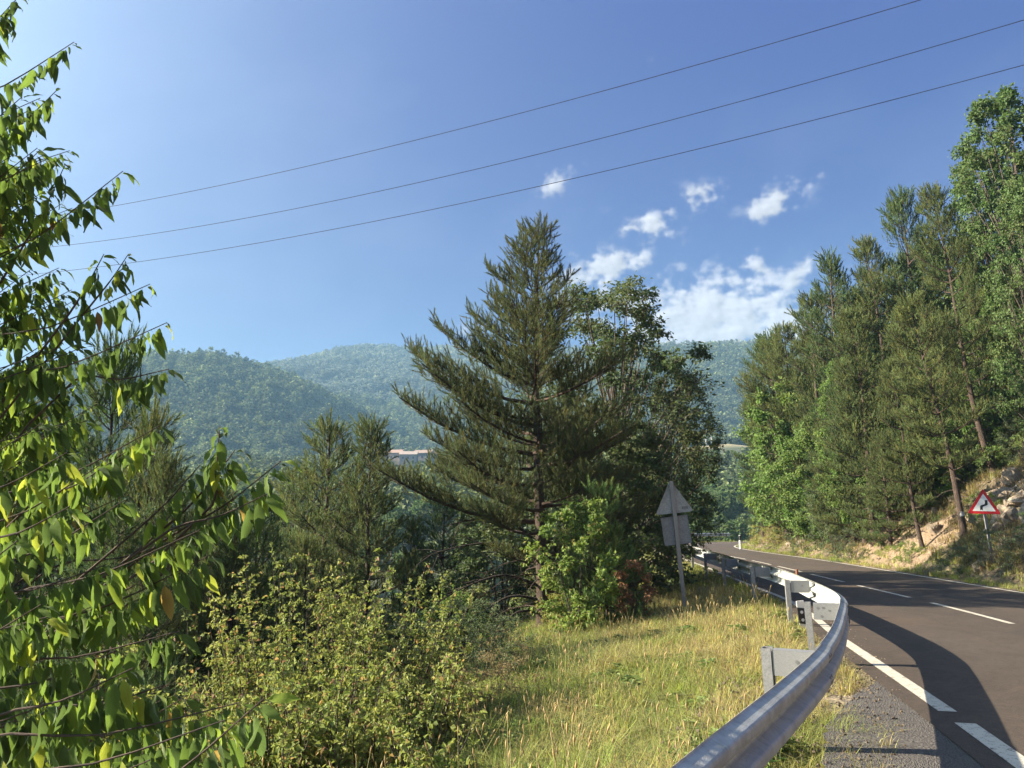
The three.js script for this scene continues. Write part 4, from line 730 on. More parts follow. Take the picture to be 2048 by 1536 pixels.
// ------------------------------------------------------------------ the cherry at the left edge
{
  const r = rngOf(71), base = V(-3.5, 0, -3.6); base.y = land(-3.5, 3.6) - 0.1;
  const root = thing('cherry_tree', 'cherry tree with long drooping leaves filling the left edge of the view', 'tree', undefined, [base.x, base.y, base.z]);
  const loc = (p) => p.clone().sub(base);
  const wood = new Geo(), trunkG = new Geo(), top = V(0.1, topOf(-500, 3.6) - base.y, 0.1), trunk = new THREE.CatmullRomCurve3([V(0, 0, 0), V(0.05, 1.4, 0.05), V(-0.08, 3, 0.02), top]);
  trunkG.tube(trunk.getPoints(24), Array.from({ length: 25 }, (_, k) => 0.09 * (1 - 0.8 * k / 24)), 10);
  part(root, 'trunk', trunkG.build(), M.bark);
  const twigs = [];   // [start, tip, leaf scale]
  const T = (a, b, D0, D1, s = 1) => twigs.push([loc(at(a[0], a[1], D0)), loc(at(b[0], b[1], D1)), s]);
  T([-120, 230], [148, 84], 3.7, 3.5); T([-60, 330], [112, 182], 3.7, 3.5); T([-80, 560], [246, 342], 3.7, 3.3); T([60, 470], [130, 330], 3.6, 3.5); T([-90, 700], [300, 568], 3.6, 3.3); T([140, 625], [208, 508], 3.4, 3.4); T([190, 600], [257, 508], 3.4, 3.35, 0.8);
  T([-60, 780], [334, 645], 3.5, 3.2); T([150, 760], [338, 738], 3.4, 3.2); T([-60, 90], [40, -10], 3.7, 3.6); T([-100, 160], [26, 12], 3.7, 3.6); T([-60, 420], [80, 300], 3.5, 3.4);
  T([-60, 1020], [322, 850], 3.3, 3.0); T([60, 1010], [250, 905], 3.2, 3.0); T([425, 1010], [440, 852], 3.0, 3.0, 1.05); T([330, 1080], [562, 922], 3.1, 2.95); T([250, 1080], [400, 930], 3.1, 3.0); T([340, 1060], [540, 985], 3.0, 2.9); T([360, 1030], [470, 900], 3.05, 3.0);
  T([-40, 1150], [250, 1000], 3.0, 2.8); T([0, 1200], [400, 1060], 2.9, 2.7, 1.05); T([20, 1270], [420, 1110], 2.9, 2.7, 1.05); T([-60, 1330], [360, 1262], 2.7, 2.6, 1.05); T([-60, 1480], [480, 1405], 2.6, 2.4); T([-60, 1560], [450, 1440], 2.4, 2.2); T([100, 1420], [330, 1370], 2.6, 2.5); T([-100, 1640], [300, 1520], 2.2, 2.0); T([200, 1640], [530, 1395], 2.2, 2.0, 0.95); T([-80, 1080], [200, 930], 3.2, 3.0);
  for (let k = 0; k < 56; k++) { const y = between(r, 190, 930), xe = between(r, 0, 150) + (y > 600 ? 60 : 0) * r(), D = between(r, 3.3, 4.2); T([-200, y + between(r, 60, 200)], [xe, y], D + 0.1, D, 0.95); }
  for (let k = 0; k < 34; k++) { const y = between(r, 900, 1530), xe = between(r, 20, 390), D = between(r, 2.4, 3.6); T([xe - between(r, 180, 300), y + between(r, 30, 140)], [xe, y], D + 0.15, D, 1); }
  for (let k = 0; k < 4; k++) { const a = between(r, 1.2, 5), y = between(r, 1.5, 6), s = trunk.getPoint(clamp(y / top.y, 0, 1)); twigs.push([s, s.clone().add(V(Math.cos(a) * between(r, 0.6, 1.5) - 0.3, between(r, 0.1, 0.6), Math.sin(a) * between(r, 0.4, 1.4))), 1]); }
  const leaves = [], tmp = V();
  for (const [a, b, s] of twigs) {
    const yj = clamp((a.y - a.length() * 0.35) / top.y, 0.02, 0.97), join = trunk.getPoint(yj), L = a.distanceTo(b), m1 = a.clone().lerp(b, 0.5).add(V(0, -0.04 * L, 0));
    const pts = curve([join, join.clone().lerp(a, 0.55).add(V(0, 0.04, 0)), a, m1, b], 12); wood.tube(pts, pts.map((_, k) => 0.0075 * s * (1 - k / 13.5) + 0.001), 5, [1, 0.85, 0.8]);
    const tc = new THREE.CatmullRomCurve3([a, m1, b]), n = Math.round(L / 0.027) + 6;
    for (let k = 0; k < n; k++) {
      const t = 0.28 + 0.72 * Math.pow((k + 0.5) / n, 0.85), p = tc.getPoint(t), d = b.clone().sub(a).normalize(), side = tmp.set(-d.z, 0, d.x).normalize().multiplyScalar((k % 2 ? 1 : -1) * between(r, 0.25, 1)).clone();
      const dir = d.clone().multiplyScalar(between(r, 0.15, 0.75)).add(side.multiplyScalar(0.35)).add(V(gauss(r) * 0.3, -between(r, 0.5, 1.7), gauss(r) * 0.2)).normalize();
      if (k > n - 3) dir.add(d.clone().multiplyScalar(1.0)).normalize();
      leaves.push({ p, dir, s: between(r, 0.42, 1.2) * s * (t > 0.93 ? 0.75 : 1), spin: gauss(r) * 0.9, c: r() });
    }
  }
  part(root, 'branches', wood.build(), M.bark);
  // one leaf, growing along +y with its face to +z, folded on the midrib and arching back
  function cherryLeaf(seed) {
    const q = rngOf(seed), g = new Geo(), N = 7, arch = between(q, 0.2, 1.1), fold = between(q, 0.12, 0.35), twist = gauss(q) * 0.4, L = 0.12, rows = [];
    for (let i = 0; i <= N; i++) { const t = i / N, w = 0.0185 * Math.pow(Math.sin(Math.PI * Math.pow(t, 0.8)), 0.8) * (1 - 0.15 * t) + 0.0005, y = L * t * (1 - 0.12 * arch * t), z = -arch * L * t * t * 0.55, tw = twist * t, wave = 0.004 * Math.sin(t * 11 + seed * 2); rows.push([V(-w * Math.cos(tw), y, z + w * fold * 2 + w * Math.sin(tw) + wave), V(0, y, z), V(w * Math.cos(tw), y, z + w * fold * 2 - w * Math.sin(tw) - wave)]); }
    const base = g.p.length / 3, nrm = [];
    for (const row of rows) for (const v of row) g.v(v.x, v.y + 0.02, v.z, 0, 0, 1, [1, 1, 1], 0.5 + v.x / 0.05, v.y / L);
    for (let i = 0; i < N; i++) for (let j = 0; j < 2; j++) { const o = base + i * 3 + j; g.i.push(o, o + 1, o + 3, o + 1, o + 4, o + 3); }
    const st = g.v(-0.0008, 0, 0, 0, 0, 1, [1, 1, 1], 0.5, 0), s2 = g.v(0.0008, 0, 0, 0, 0, 1, [1, 1, 1], 0.5, 0); g.i.push(st, s2, base + 1);
    const out = g.build(); out.computeVertexNormals(); return out;
  }
  const shapes = [1, 2, 3, 4, 5, 6, 7, 8, 9, 10].map(cherryLeaf);
  const veinTex = tile(256, (u, v) => { const m = Math.exp(-Math.pow((u - 0.5) / 0.02, 2)), k = (v * 9 - Math.abs(u - 0.5) * 7) % 1, s = Math.exp(-Math.pow((k < 0 ? k + 1 : k) - 0.5, 2) / 0.01); const g = 0.86 + 0.16 * m + 0.1 * s * (1 - m); return [g, g, g * 0.95]; });
  const tones = [[0.095, 0.15, 0.04], [0.15, 0.235, 0.045], [0.27, 0.37, 0.05], [0.4, 0.46, 0.06], [0.42, 0.29, 0.08], [0.3, 0.17, 0.07]].map((c) => leafMat(rgb(...c), 0.58, { vertexColors: false, roughness: 1, specularIntensity: 0.3, map: veinTex }));
  const tone = (c) => (c < 0.42 ? 0 : c < 0.76 ? 1 : c < 0.93 ? 2 : c < 0.993 ? 3 : c < 0.997 ? 4 : 5);
  const mats = leaves.map((l) => { const f = V(0, 0, 1); f.set(gauss(r) * 0.5, 0.6, gauss(r) * 0.5 + 0.2); f.addScaledVector(l.dir, -f.dot(l.dir)).normalize(); const x = V().crossVectors(l.dir, f).normalize(), q = new THREE.Matrix4().makeBasis(x, l.dir, f); q.multiply(new THREE.Matrix4().makeRotationY(l.spin)); q.scale(V(l.s, l.s, l.s)); q.setPosition(l.p); return q; });
  // the leaves nearest the view in the frame are meshes of their own, the rest is one mass
  const order = leaves.map((l, i) => { const w = l.p.clone().add(base), D = -w.z, px = 1024 + w.x / D * FOCAL, py = 1045 - (w.y - EYE) / D * FOCAL; return { i, k: px > -10 && py > 0 && py < 1540 ? l.s / D + px * 0.0006 : -1 }; }).sort((a, b) => b.k - a.k);
  const own = new Set(order.slice(0, 300).map((o) => o.i));
  const rest = new Geo();
  const groups = tones.map(() => []);
  leaves.forEach((l, i) => {
    const v = i % 10;
    if (own.has(i)) { const m = part(root, 'leaf', shapes[v], tones[tone(l.c)]); m.matrixAutoUpdate = true; mats[i].decompose(m.position, m.quaternion, m.scale); }
    else groups[tone(l.c)].push([v, mats[i]]);
  });
  groups.forEach((list, k) => { if (!list.length) return; const m = part(root, 'foliage', mergeGeometries(list.map(([v, q]) => shapes[v].clone().applyMatrix4(q))), tones[k]); m.userData.kind = 'stuff'; });
  console.log('cherry leaves', leaves.length);
}

// ------------------------------------------------------------------ grass
function tuftOf(seed, n, h, spread, w, bendy) {
  const r = rngOf(seed), g = new Geo();
  for (let k = 0; k < n; k++) {
    const a = r() * 6.28, q = Math.sqrt(r()) * spread, b = V(Math.cos(a) * q, 0, Math.sin(a) * q), az = r() * 6.28, L = h * between(r, 0.45, 1.15), bend = between(r, 0.1, 1) * bendy, d = V(Math.cos(az), 0, Math.sin(az)), s = V(-d.z, 0, d.x), v = 0.4 + 1.0 * r() * r() + 0.15 * r(), y = r(), col = r() < 0.12 ? [0.55, 0.36, 0.45] : [v * (1 + 0.2 * y), v, v * (1 - 0.3 * y)];
    const p = (t) => b.clone().addScaledVector(UPV, L * t * (1 - 0.35 * bend * t)).addScaledVector(d, L * bend * t * t), ww = w * between(r, 0.6, 1.3);
    const A = p(0), Bm = p(0.55), C = p(1), l0 = A.clone().addScaledVector(s, ww / 2), r0 = A.clone().addScaledVector(s, -ww / 2), l1 = Bm.clone().addScaledVector(s, ww * 0.4), r1 = Bm.clone().addScaledVector(s, -ww * 0.4);
    g.tri(l0, r0, r1, col); g.tri(l0, r1, l1, col); g.tri(l1, r1, C, col);
  }
  return g.build();
}
{
  const tufts = [tuftOf(1, 26, 0.27, 0.15, 0.009, 1.1), tuftOf(2, 16, 0.42, 0.15, 0.007, 1.5), tuftOf(3, 26, 0.2, 0.17, 0.01, 1.2)], coarse = [tuftOf(4, 26, 0.34, 0.18, 0.014, 0.9), tuftOf(5, 30, 0.26, 0.2, 0.013, 1.0)];
  const near = [[], [], []], mid = [[], []], bank = [[], []], r = rngOf(301);
  const straw = [1.1, 0.97, 1.3], green = [0.66, 0.86, 0.5], lush = [0.26, 0.42, 0.4];
  const mixc = (a, b, t) => a.map((x, i) => lerp(x, b[i], t));
  const railDist = (() => { const c = railLine.c.getSpacedPoints(700); return (x, z) => { let b = 1e9, k = 0; for (let i = 0; i < c.length; i += 2) { const q = (c[i].x - x) ** 2 + (c[i].z - z) ** 2; if (q < b) { b = q; k = i; } } const s = railAt(k / 700 * railLine.L), side = (x - s.p.x) * s.n.x + (z - s.p.z) * s.n.z; return side; }; })();
  // sunny verge on the near left
  for (let k = 0; k < 46000; k++) {
    const D = 4.2 + 17 * Math.pow(r(), 1.35), x = between(r, -0.3 * D - 0.5, 6.2), l = lateral(x, D), u = -l.lat - WL(l.D); if (u < 0.35 || u > 10.5) continue;
    const side = railDist(x, -D); if (D < 11 && side > 0.12 && !(side < 0.5 && r() < 0.16)) continue;
    const f = fbm(x * 0.8, D * 0.8, 12, 3), dry = sstep(f + 0.05 + (x - 1.2) * 0.13, -0.12, 0.35), bare = sstep(fbm(x * 0.7, D * 0.7, 21, 3) + 0.2 * sstep(u, 2.4, 0.4), 0.16, 0.4); if (r() < bare * 0.85) continue;
    const s = between(r, 0.55, 1.15) * lerp(1, 0.55, bare) * (side > -0.6 ? 0.6 : 1), c = mixc(mixc(green, straw, clamp(dry + gauss(r) * 0.25, 0, 1)), lush, r() < 0.07 ? 0.8 : 0), v = 0.75 + 0.5 * r();
    near[k % 3].push({ m: placed(x, land(x, D) - 0.02, -D, s, s * between(r, 0.7, 1.25), s, r() * 6.28, gauss(r) * 0.15, gauss(r) * 0.15), c: c.map((q) => q * v) });
  }
  // verge further along, both sides of the road and round the bend
  for (let k = 0; k < 26000; k++) {
    const D = between(r, 12, 74), x = between(r, -2, 34), l = lateral(x, D), u = -l.lat - WL(l.D), v = l.lat - WR; if (!((u > 0.3 && u < 9) || (v > 0.15 && v < 1.7))) continue;
    const f = fbm(x * 0.6, D * 0.6, 12, 3), c = mixc(green, straw, clamp(0.3 + f * 1.4 + gauss(r) * 0.3, 0, 1)), s = between(r, 0.6, 1.1) * (v > 0 ? 0.8 : 1), w = 0.75 + 0.5 * r();
    mid[k % 2].push({ m: placed(x, land(x, D) - 0.02, -D, s, s, s, r() * 6.28, gauss(r) * 0.15, gauss(r) * 0.15), c: c.map((q) => q * w) });
  }
  // dry grass on the cut bank
  for (let k = 0; k < 22000; k++) {
    const D = between(r, 13, 60), x = between(r, 0.2 * D, 0.78 * D + 3), l = lateral(x, D), v = l.lat - WR; if (v < 1.1 || v > 20 || Math.hypot((x - 15.3) / 1.4, (D - 31) / 4) < 0.9 + gauss(r) * 0.25) continue;
    if (fbm(x * 0.7, D * 0.7, 15, 3) > 0.1 + gauss(r) * 0.06 && v < 6) continue;
    const c = mixc(r() < 0.2 ? green : [0.7, 0.5, 0.75], straw, clamp(0.4 + gauss(r) * 0.4, 0, 1)), s = between(r, 0.6, 1.3), w = 0.45 + 0.5 * r();
    bank[k % 2].push({ m: placed(x, land(x, D) - 0.03, -D, s, s, s, r() * 6.28, gauss(r) * 0.25, gauss(r) * 0.25), c: c.map((q) => q * w) });
  }
  const stalk = (() => { const q = rngOf(15), g = new Geo(); for (let k = 0; k < 6; k++) { const az = q() * 6.28, b = V(gauss(q) * 0.06, 0, gauss(q) * 0.06), L = between(q, 0.35, 0.7), e = b.clone().add(V(Math.cos(az) * L * 0.3, L, Math.sin(az) * L * 0.3)), m = b.clone().lerp(e, 0.55).add(V(0, 0.03, 0)); g.tube([b, m, e], [0.0022, 0.0018, 0.0012], 3, [1, 1, 1]); const d = e.clone().sub(m).normalize(); g.tube([e.clone().addScaledVector(d, -0.07), e.clone().addScaledVector(d, -0.03), e], [0.002, 0.0075, 0.001], 4, [1.1, 0.95, 1.1]); } return g.build(); })();
  const seeds = [], weeds = [];
  for (let k = 0; k < 1700; k++) { const D = 4.5 + 15 * Math.pow(r(), 1.2), x = between(r, -0.3 * D, 5.6), l = lateral(x, D), u = -l.lat - WL(l.D); if (u < 0.8 || u > 10 || railDist(x, -D) > -0.2) continue; if (r() > 0.25 + 0.6 * sstep(u, 4, 6.5)) continue; const s = between(r, 0.6, 1.15), v = 0.7 + 0.5 * r(); seeds.push({ m: placed(x, land(x, D) - 0.02, -D, s, s, s, r() * 6.28, gauss(r) * 0.2, gauss(r) * 0.2), c: [v * 1.05, v * 0.82, v * 1.1] }); }
  stuff('seed_stalks', 'dry seed stalks standing in the verge grass', 'grass', stalk, M.grass, seeds);
  const weed = (() => { const q = rngOf(16), g = new Geo(); for (let k = 0; k < 26; k++) { const az = k * 2.4, d = V(Math.cos(az), between(q, 0.15, 0.9), Math.sin(az)).normalize(), f = V(-Math.cos(az) * 0.4, 1, -Math.sin(az) * 0.4); f.addScaledVector(d, -f.dot(d)).normalize(); const v = 0.7 + 0.5 * q(); g.leaf(V(gauss(q) * 0.03, 0.02 + 0.1 * q(), gauss(q) * 0.03), d, f, between(q, 0.06, 0.13), between(q, 0.02, 0.04), [v, v, v], 0.3); } return g.build(); })();
  for (let k = 0; k < 900; k++) { const D = 4.6 + 13 * Math.pow(r(), 1.3), x = between(r, -0.25 * D, 5.4), l = lateral(x, D), u = -l.lat - WL(l.D); if (u < 0.5 || u > 9 || railDist(x, -D) > -0.25) continue; if (fbm(x * 0.9, D * 0.9, 40, 2) < 0.02) continue; const s = between(r, 0.7, 1.8); weeds.push({ m: placed(x, land(x, D), -D, s, s, s, r() * 6.28), c: [0.34 + 0.2 * r(), 0.46 + 0.15 * r(), 0.5] }); }
  stuff('weeds', 'low green weeds growing in the verge grass', 'weeds', weed, M.grass, weeds);
  tufts.forEach((g, i) => stuff('grass', 'sunlit yellow-green grass of the verge left of the guardrail', 'grass', g, M.grass, near[i]));
  coarse.forEach((g, i) => stuff('grass', 'grass fringe along the road edges', 'grass', g, M.grass, mid[i]));
  coarse.forEach((g, i) => stuff('dry_grass', 'dry grass on the cut bank right of the road', 'grass', g, M.grass, bank[i]));
  console.log('grass', near.map((a) => a.length), mid.map((a) => a.length), bank.map((a) => a.length));
}

// ------------------------------------------------------------------ stones, net, village, woods
function stoneOf(seed) { const r = rngOf(seed), g = new THREE.DodecahedronGeometry(1, 1), p = g.attributes.position, o = r() * 50; for (let i = 0; i < p.count; i++) { const x = p.getX(i), y = p.getY(i), z = p.getZ(i), k = 0.78 + 0.55 * noise(x * 1.1 + o, y * 1.1, z * 1.1) + 0.2 * noise(x * 3 + o, y * 3, z * 3); p.setXYZ(i, x * k, y * k * 0.72, z * k); } g.computeVertexNormals(); return g; }
const stoneMat = std(rgb(0.55, 0.45, 0.34), { roughness: 1, map: groundTex, bumpMap: groundBump, bumpScale: 0.03 });
{
  const shapes = [1, 2, 3, 4].map(stoneOf), r = rngOf(501), scree = [[], [], [], []];
  for (let k = 0, n = 0; k < 4000 && n < 46; k++) {
    const D = between(r, 17, 54), x = between(r, 0.28 * D, 0.72 * D), l = lateral(x, D), v = l.lat - WR; if (v < 1.0 || v > 6.5) continue; n++;
    const m = new THREE.Mesh(shapes[n % 4], stoneMat); m.name = numbered('stone'); const s = between(r, 0.12, 0.34); m.scale.set(s, s * between(r, 0.6, 1), s); m.position.set(x, land(x, D) + s * 0.15, -D); m.rotation.set(r() * 6, r() * 6, r() * 6); m.castShadow = m.receiveShadow = true; scene.add(m); tag(m, 'pale angular stone lying on the cut bank', 'stone', 'stones on the cut bank');
  }
  for (const [px, py, D, sz] of [[2012, 1000, 24.6, 0.42], [2036, 965, 25.6, 0.5], [1990, 945, 27, 0.4], [2046, 1010, 24, 0.36], [2022, 930, 27.5, 0.45], [1975, 1020, 25, 0.3], [1945, 985, 27, 0.34], [1960, 940, 28.5, 0.4]]) {
    const x = (px - 1024) * D / FOCAL, m = new THREE.Mesh(shapes[px % 4], stoneMat); m.name = numbered('boulder'); m.scale.set(sz * 1.3, sz, sz); m.position.set(x, land(x, D) + sz * 0.2, -D); m.rotation.set(px, px * 2, 0.3); m.castShadow = m.receiveShadow = true; scene.add(m); tag(m, 'angular boulder bedded in the bank round the wire net', 'boulder', 'boulders round the wire net');
  }
  for (let k = 0; k < 16000; k++) {
    const D = between(r, 15, 58), x = between(r, 0.26 * D, 0.75 * D), l = lateral(x, D), v = l.lat - WR; if (v < 0.6 || v > 7) continue; if (fbm(x * 0.7, D * 0.7, 15, 3) < -0.05 + gauss(r) * 0.08) continue;
    const s = between(r, 0.02, 0.085), t = 0.7 + 0.5 * r(); scree[k % 4].push({ m: placed(x, land(x, D) + s * 0.2, -D, s, s * 0.8, s, r() * 6, r() * 6, r() * 6), c: [t, t * 0.97, t * 0.93] });
  }
  for (let k = 0; k < 2600; k++) {   // grit along the foot of the rail
    const D = between(r, 5.5, 22), q = railAt(railS(D) + between(r, -0.3, 0.3)), o = between(r, -1.2, 0.55), x = q.p.x + q.n.x * o, z = q.p.z + q.n.z * o, s = between(r, 0.006, 0.022), t = 0.7 + 0.6 * r(); scree[k % 4].push({ m: placed(x, Math.max(land(x, -z), -0.012) + s * 0.2, z, s, s * 0.7, s, r() * 6, r() * 6, r() * 6), c: [t, t * 0.96, t * 0.9] });
  }
  shapes.forEach((g, i) => stuff('rubble', 'small stones strewn over the cut bank and the verge', 'rubble', g, stoneMat, scree[i]));
}
{
  // hexagonal wire net hung over the rock at the right edge
  const g = new Geo(), root = thing('rockfall_net', 'hexagonal wire net over the rocks behind the warning sign', 'net'), o = at(2020, 985, 26), W = 3.6, a = 0.085;
  const on = (u, v) => { const x = 16.4 + u * 0.98, D = 26.6 + v * 0.35 - u * 0.25, q = x + v * 0.62; return V(q, land(q, D) + 0.12, -D); };
  for (let j = 0; j < 24; j++) for (let i = 0; i < 22; i++) {
    const u = i * a * 1.73 + (j % 2) * a * 0.866, v = j * a * 1.5, c = [[0, a], [0.866 * a, a / 2], [0.866 * a, -a / 2], [0, -a]].map(([x, y]) => on(u + x, v + y));
    for (let k = 0; k < 3; k++) g.tube([c[k], c[k + 1]], [0.0045, 0.0045], 3);
  }
  part(root, 'wire', g.build(), M.zinc);
}
{
  const r = rngOf(601), wallC = [std(rgb(0.22, 0.2, 0.18)), std(rgb(0.27, 0.22, 0.18)), std(rgb(0.32, 0.28, 0.25))], roofM = [std(rgb(0.27, 0.19, 0.15)), std(rgb(0.3, 0.2, 0.15)), std(rgb(0.34, 0.27, 0.22))], dark = std(rgb(0.03, 0.03, 0.035), { roughness: 0.3 });
  const D0 = 486;
  [[778, 11, 5.2, 0, 'grey stone village house with pale roof, leftmost by the dark pine'], [794, 8, 5.6, -4, 'narrow village house with pinkish roof, second from the dark pine'], [818, 10.5, 4.6, -8, 'low village house with broad pink roof beside the green tarpaulin'], [848, 11.5, 5.6, 6, 'village house with long pale roof nearest the big pine'], [866, 7, 4.6, 10, 'village house half hidden behind the big pine branches']].forEach(([px, w, h, dd, label], k) => {
    const D = D0 + dd, x = (px - 1024) * D / FOCAL, y = topOf(923, D) - 0.5, s = thing('village_house', label, 'house', 'village houses', [x, y, -D]); s.rotation.y = gauss(r) * 0.3;
    const d = 8, bx = (a, b, c, X, Y, Z) => { const q = new THREE.BoxGeometry(a, b, c); q.translate(X, Y, Z); return q; };
    part(s, 'wall', bx(w, h + 8, d, 0, h / 2 - 4, 0), wallC[k % 3]);
    const rf = new THREE.Shape([[-d / 2 - 0.5, 0], [d / 2 + 0.5, 0], [0, 2.3]].map(([a, b]) => new THREE.Vector2(a, b))), rg = new THREE.ExtrudeGeometry(rf, { depth: w + 0.8, bevelEnabled: false }); rg.translate(0, 0, -w / 2 - 0.4); rg.rotateY(Math.PI / 2);
    const R = part(s, 'roof', rg, roofM[k % 3]); R.position.y = h; part(R, 'chimney', bx(0.9, 1.6, 0.9, w * 0.25, 2.1, -0.6), wallC[1]);
    for (let q = 0; q < 3; q++) part(s, 'window', bx(0.9, 1.3, 0.1, (q - 1) * w * 0.3, h * 0.55, d / 2 + 0.03), dark);
  });
  const D = 482, x = (830 - 1024) * D / FOCAL, y = topOf(920, D), tp = thing('green_tarpaulin', 'small green tarpaulin hanging between two village houses', 'tarpaulin', undefined, [x, y, -D]), tg = new THREE.PlaneGeometry(2, 4.4, 8, 8), p = tg.attributes.position; for (let i = 0; i < p.count; i++) p.setZ(i, 0.25 * Math.sin(p.getX(i) * 4) + 0.1 * Math.sin(p.getY(i) * 3)); tg.computeVertexNormals(); tg.translate(0, 2, 0); part(tp, 'sheet', tg, std(rgb(0.03, 0.3, 0.2), { side: THREE.DoubleSide }));
  const wg = new THREE.BoxGeometry(26, 2.2, 0.8), wl = part(thing('field_wall', 'pale dry bank wall below the village houses', 'wall', undefined, [(812 - 1024) * 478 / FOCAL, topOf(925, 478), -478]), 'wall', wg, std(rgb(0.3, 0.26, 0.17)));
  for (let k = 0; k < 16; k++) { const D2 = between(r, 452, 474), px2 = between(r, 762, 880), x2 = (px2 - 1024) * D2 / FOCAL, t2 = copyOf(leafy[['wood', 'woodB'][k % 2]], 'broadleaf_tree', 'small tree on the knoll in front of the village houses', 'tree', 'trees in front of the village'); const k2 = between(r, 0.35, 0.6); t2.position.set(x2, land(x2, D2) - 0.2, -D2); t2.scale.setScalar(k2); t2.rotation.y = r() * 6; }
  for (const [px, py] of [[1413, 878], [1424, 874], [1432, 879]]) { const DD = 405, xx = (px - 1024) * DD / FOCAL, yy = land(xx, DD) - 0.5, o = thing('field_post', 'thin pale post standing on the far yellow field', 'post', 'posts on the far field', [xx, yy, -DD]), hh = topOf(py, DD) - yy; const c = new THREE.CylinderGeometry(0.22, 0.26, hh, 8); c.translate(0, hh / 2, 0); part(o, 'shaft', c, std(rgb(0.62, 0.58, 0.52))); const c2 = new THREE.BoxGeometry(1.4, 0.2, 0.2); c2.translate(0, hh - 0.3, 0); part(o, 'cross_arm', c2, std(rgb(0.5, 0.48, 0.44))); }
}
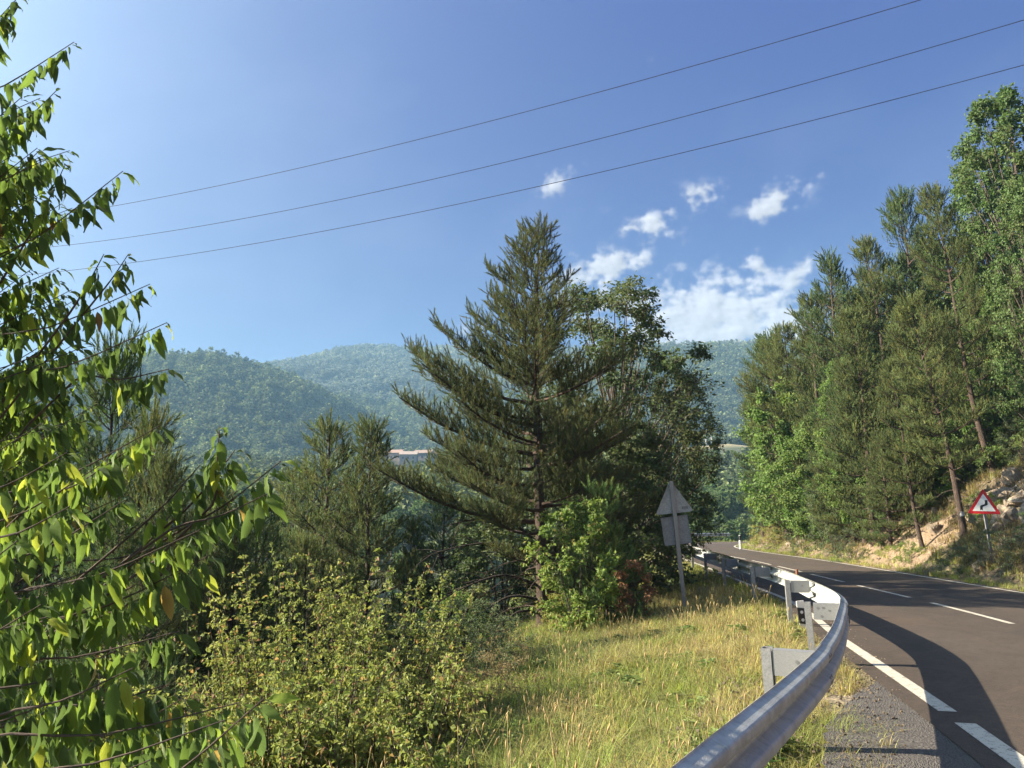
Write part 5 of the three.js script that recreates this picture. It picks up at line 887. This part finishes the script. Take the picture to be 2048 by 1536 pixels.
{
  // trees of the opposite slope that can be told apart
  const r = rngOf(701); let n = 0;
  const inField = (x, D) => D > 392 && D < 436 && x > 55, nearVillage = (x, D) => { const q = 1024 + x / D * FOCAL; return q > 755 && q < 880 && D > 395 && D < 500; };
  const tooTall = (x, D, h) => { const q = 1024 + x / D * FOCAL, py = 1045 - (land(x, D) + h - EYE) / D * FOCAL; return (q > 752 && q < 885 && D < 500 && py < 926) || (q > 1335 && q < 1510 && D < 432 && py < 900); };
  for (let k = 0; k < 9000 && n < 280; k++) {
    const D = 112 + 270 * Math.pow(r(), 0.9), win = r() < 0.62, px = win ? between(r, 1290, 1530) : between(r, 420, 930), x = (px - 1024) * D / FOCAL; if (inField(x, D) || tooTall(x, D, 8.5)) continue; n++;
    const f = r(), kind = f < 0.4 ? 'wood' : f < 0.78 ? 'woodB' : 'woodC', t = copyOf(leafy[kind], 'broadleaf_tree', win ? 'rounded tree of the wooded slope beyond the bend' : 'tree of the wooded slope below the village', 'tree', win ? 'trees of the slope beyond the bend' : 'trees of the slope below the village'), s = between(r, 0.7, 1.25);
    t.position.set(x, land(x, D) - 0.3, -D); t.scale.set(s * between(r, 0.9, 1.25), s, s * between(r, 0.9, 1.25)); t.rotation.y = r() * 6.28;
  }
  // farther woods
  const crownOf = (seed, h, w, cnt, leaf, shape) => { const q = rngOf(seed), g = new Geo(); for (let k = 0; k < cnt; k++) { const t = (k + q()) / cnt, sh = shape(t), az = q() * 6.28, rad = w / 2 * sh * Math.sqrt(q() * 0.8 + 0.2), b = V(Math.cos(az) * rad, h * (0.08 + 0.92 * t), Math.sin(az) * rad), d = V(Math.cos(az), between(q, -0.3, 0.5), Math.sin(az)).addScaledVector(randDir(q), 0.7).normalize(), f = V(Math.cos(az) * 0.5, 1, Math.sin(az) * 0.5).addScaledVector(randDir(q), 0.6); f.addScaledVector(d, -f.dot(d)).normalize(); const v = 0.8 + 0.4 * q(); g.leaf(b, d, f, leaf * between(q, 0.7, 1.2), leaf * 0.8, [v, v, v]); } return g.build(); };
  const round = (t) => Math.sqrt(Math.max(0.05, 1 - Math.pow(2 * t - 0.85, 2) / 1.4)), pointy = (t) => 1.0 - 0.9 * t;
  const farG = [crownOf(1, 8, 6, 90, 1.7, round), crownOf(2, 9, 4.6, 90, 1.5, pointy), crownOf(3, 7, 6.5, 90, 1.7, round)];
  const lists = { slope: [[], [], []], A: [[], [], []], B: [[], [], []], R: [[], [], []] };
  const open = (x, D) => sstep(fbm(x / 75, D / 75, 55, 4), 0.1, 0.26);
  const grow = (list, x, D, s, c) => r() < open(x, D) * 0.8 ? 0 : list[Math.floor(r() * 3)].push({ m: placed(x, land(x, D) - 0.4, -D, s * between(r, 0.9, 1.2), s * between(r, 0.8, 1.2), s * between(r, 0.9, 1.2), r() * 6.28), c });
  const tone = (x, D, warm) => { const f = fbm(x / 90, D / 90, 30, 3), k = 0.6 + 0.8 * f + 0.7 * r() * r() + 0.15, g = r() < 0.12 ? 0.5 : 0; return [k * (1 + warm + g), k * (1.0 + g * 0.8), k * 0.95]; };
  for (let k = 0; k < 26000; k++) { const D = 100 + 480 * Math.sqrt(r()), x = between(r, -0.8, 0.8) * D; if (inField(x, D) || nearVillage(x, D) || tooTall(x, D, 8.5)) continue; const px = 1024 + x / D * FOCAL, own = D < 385 && ((px > 1290 && px < 1530) || (px > 420 && px < 930)); if (own && r() < 0.7) continue; grow(lists.slope, x, D, between(r, 0.6, 1.2), tone(x, D, 0.02).map((q) => q * 1.05)); }
  for (let k = 0; k < 34000; k++) { const x = -365 + gauss(r) * 460, D = between(r, 540, 1060); if (x / D < -0.85) continue; grow(lists.A, x, D, 0.6 + 1.3 * r() * r() + 0.2 * r(), tone(x, D, 0.05).map((q) => q * 1.15)); }
  for (let k = 0; k < 30000; k++) { const x = -180 + gauss(r) * 800, D = between(r, 1050, 1720), h = land(x, D); if (h > 350 + 12 * noise(x / 60, D / 60)) continue; grow(lists.B, x, D, between(r, 1.0, 2.0), tone(x, D, 0).map((q, i) => q * [1.5, 1.35, 2.6][i])); }  // crowns tinted paler and bluer: distance haze put into the leaf colour
  for (let k = 0; k < 30000; k++) { const x = between(r, 60, 900), D = between(r, 560, 1230); if (x / D > 0.75) continue; grow(lists.R, x, D, between(r, 0.8, 1.6), tone(x, D, 0.05)); }
  const names = { slope: 'woodland filling the opposite valley slope', A: 'forest covering the rounded dark hill at the left', B: 'forest covering the hazy blue mountain in the distance', R: 'forest covering the ridge behind the road bend' };
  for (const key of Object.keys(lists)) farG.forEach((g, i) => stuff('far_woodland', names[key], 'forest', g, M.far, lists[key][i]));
}
scene.updateMatrixWorld(true);
renderer.render(scene, camera);
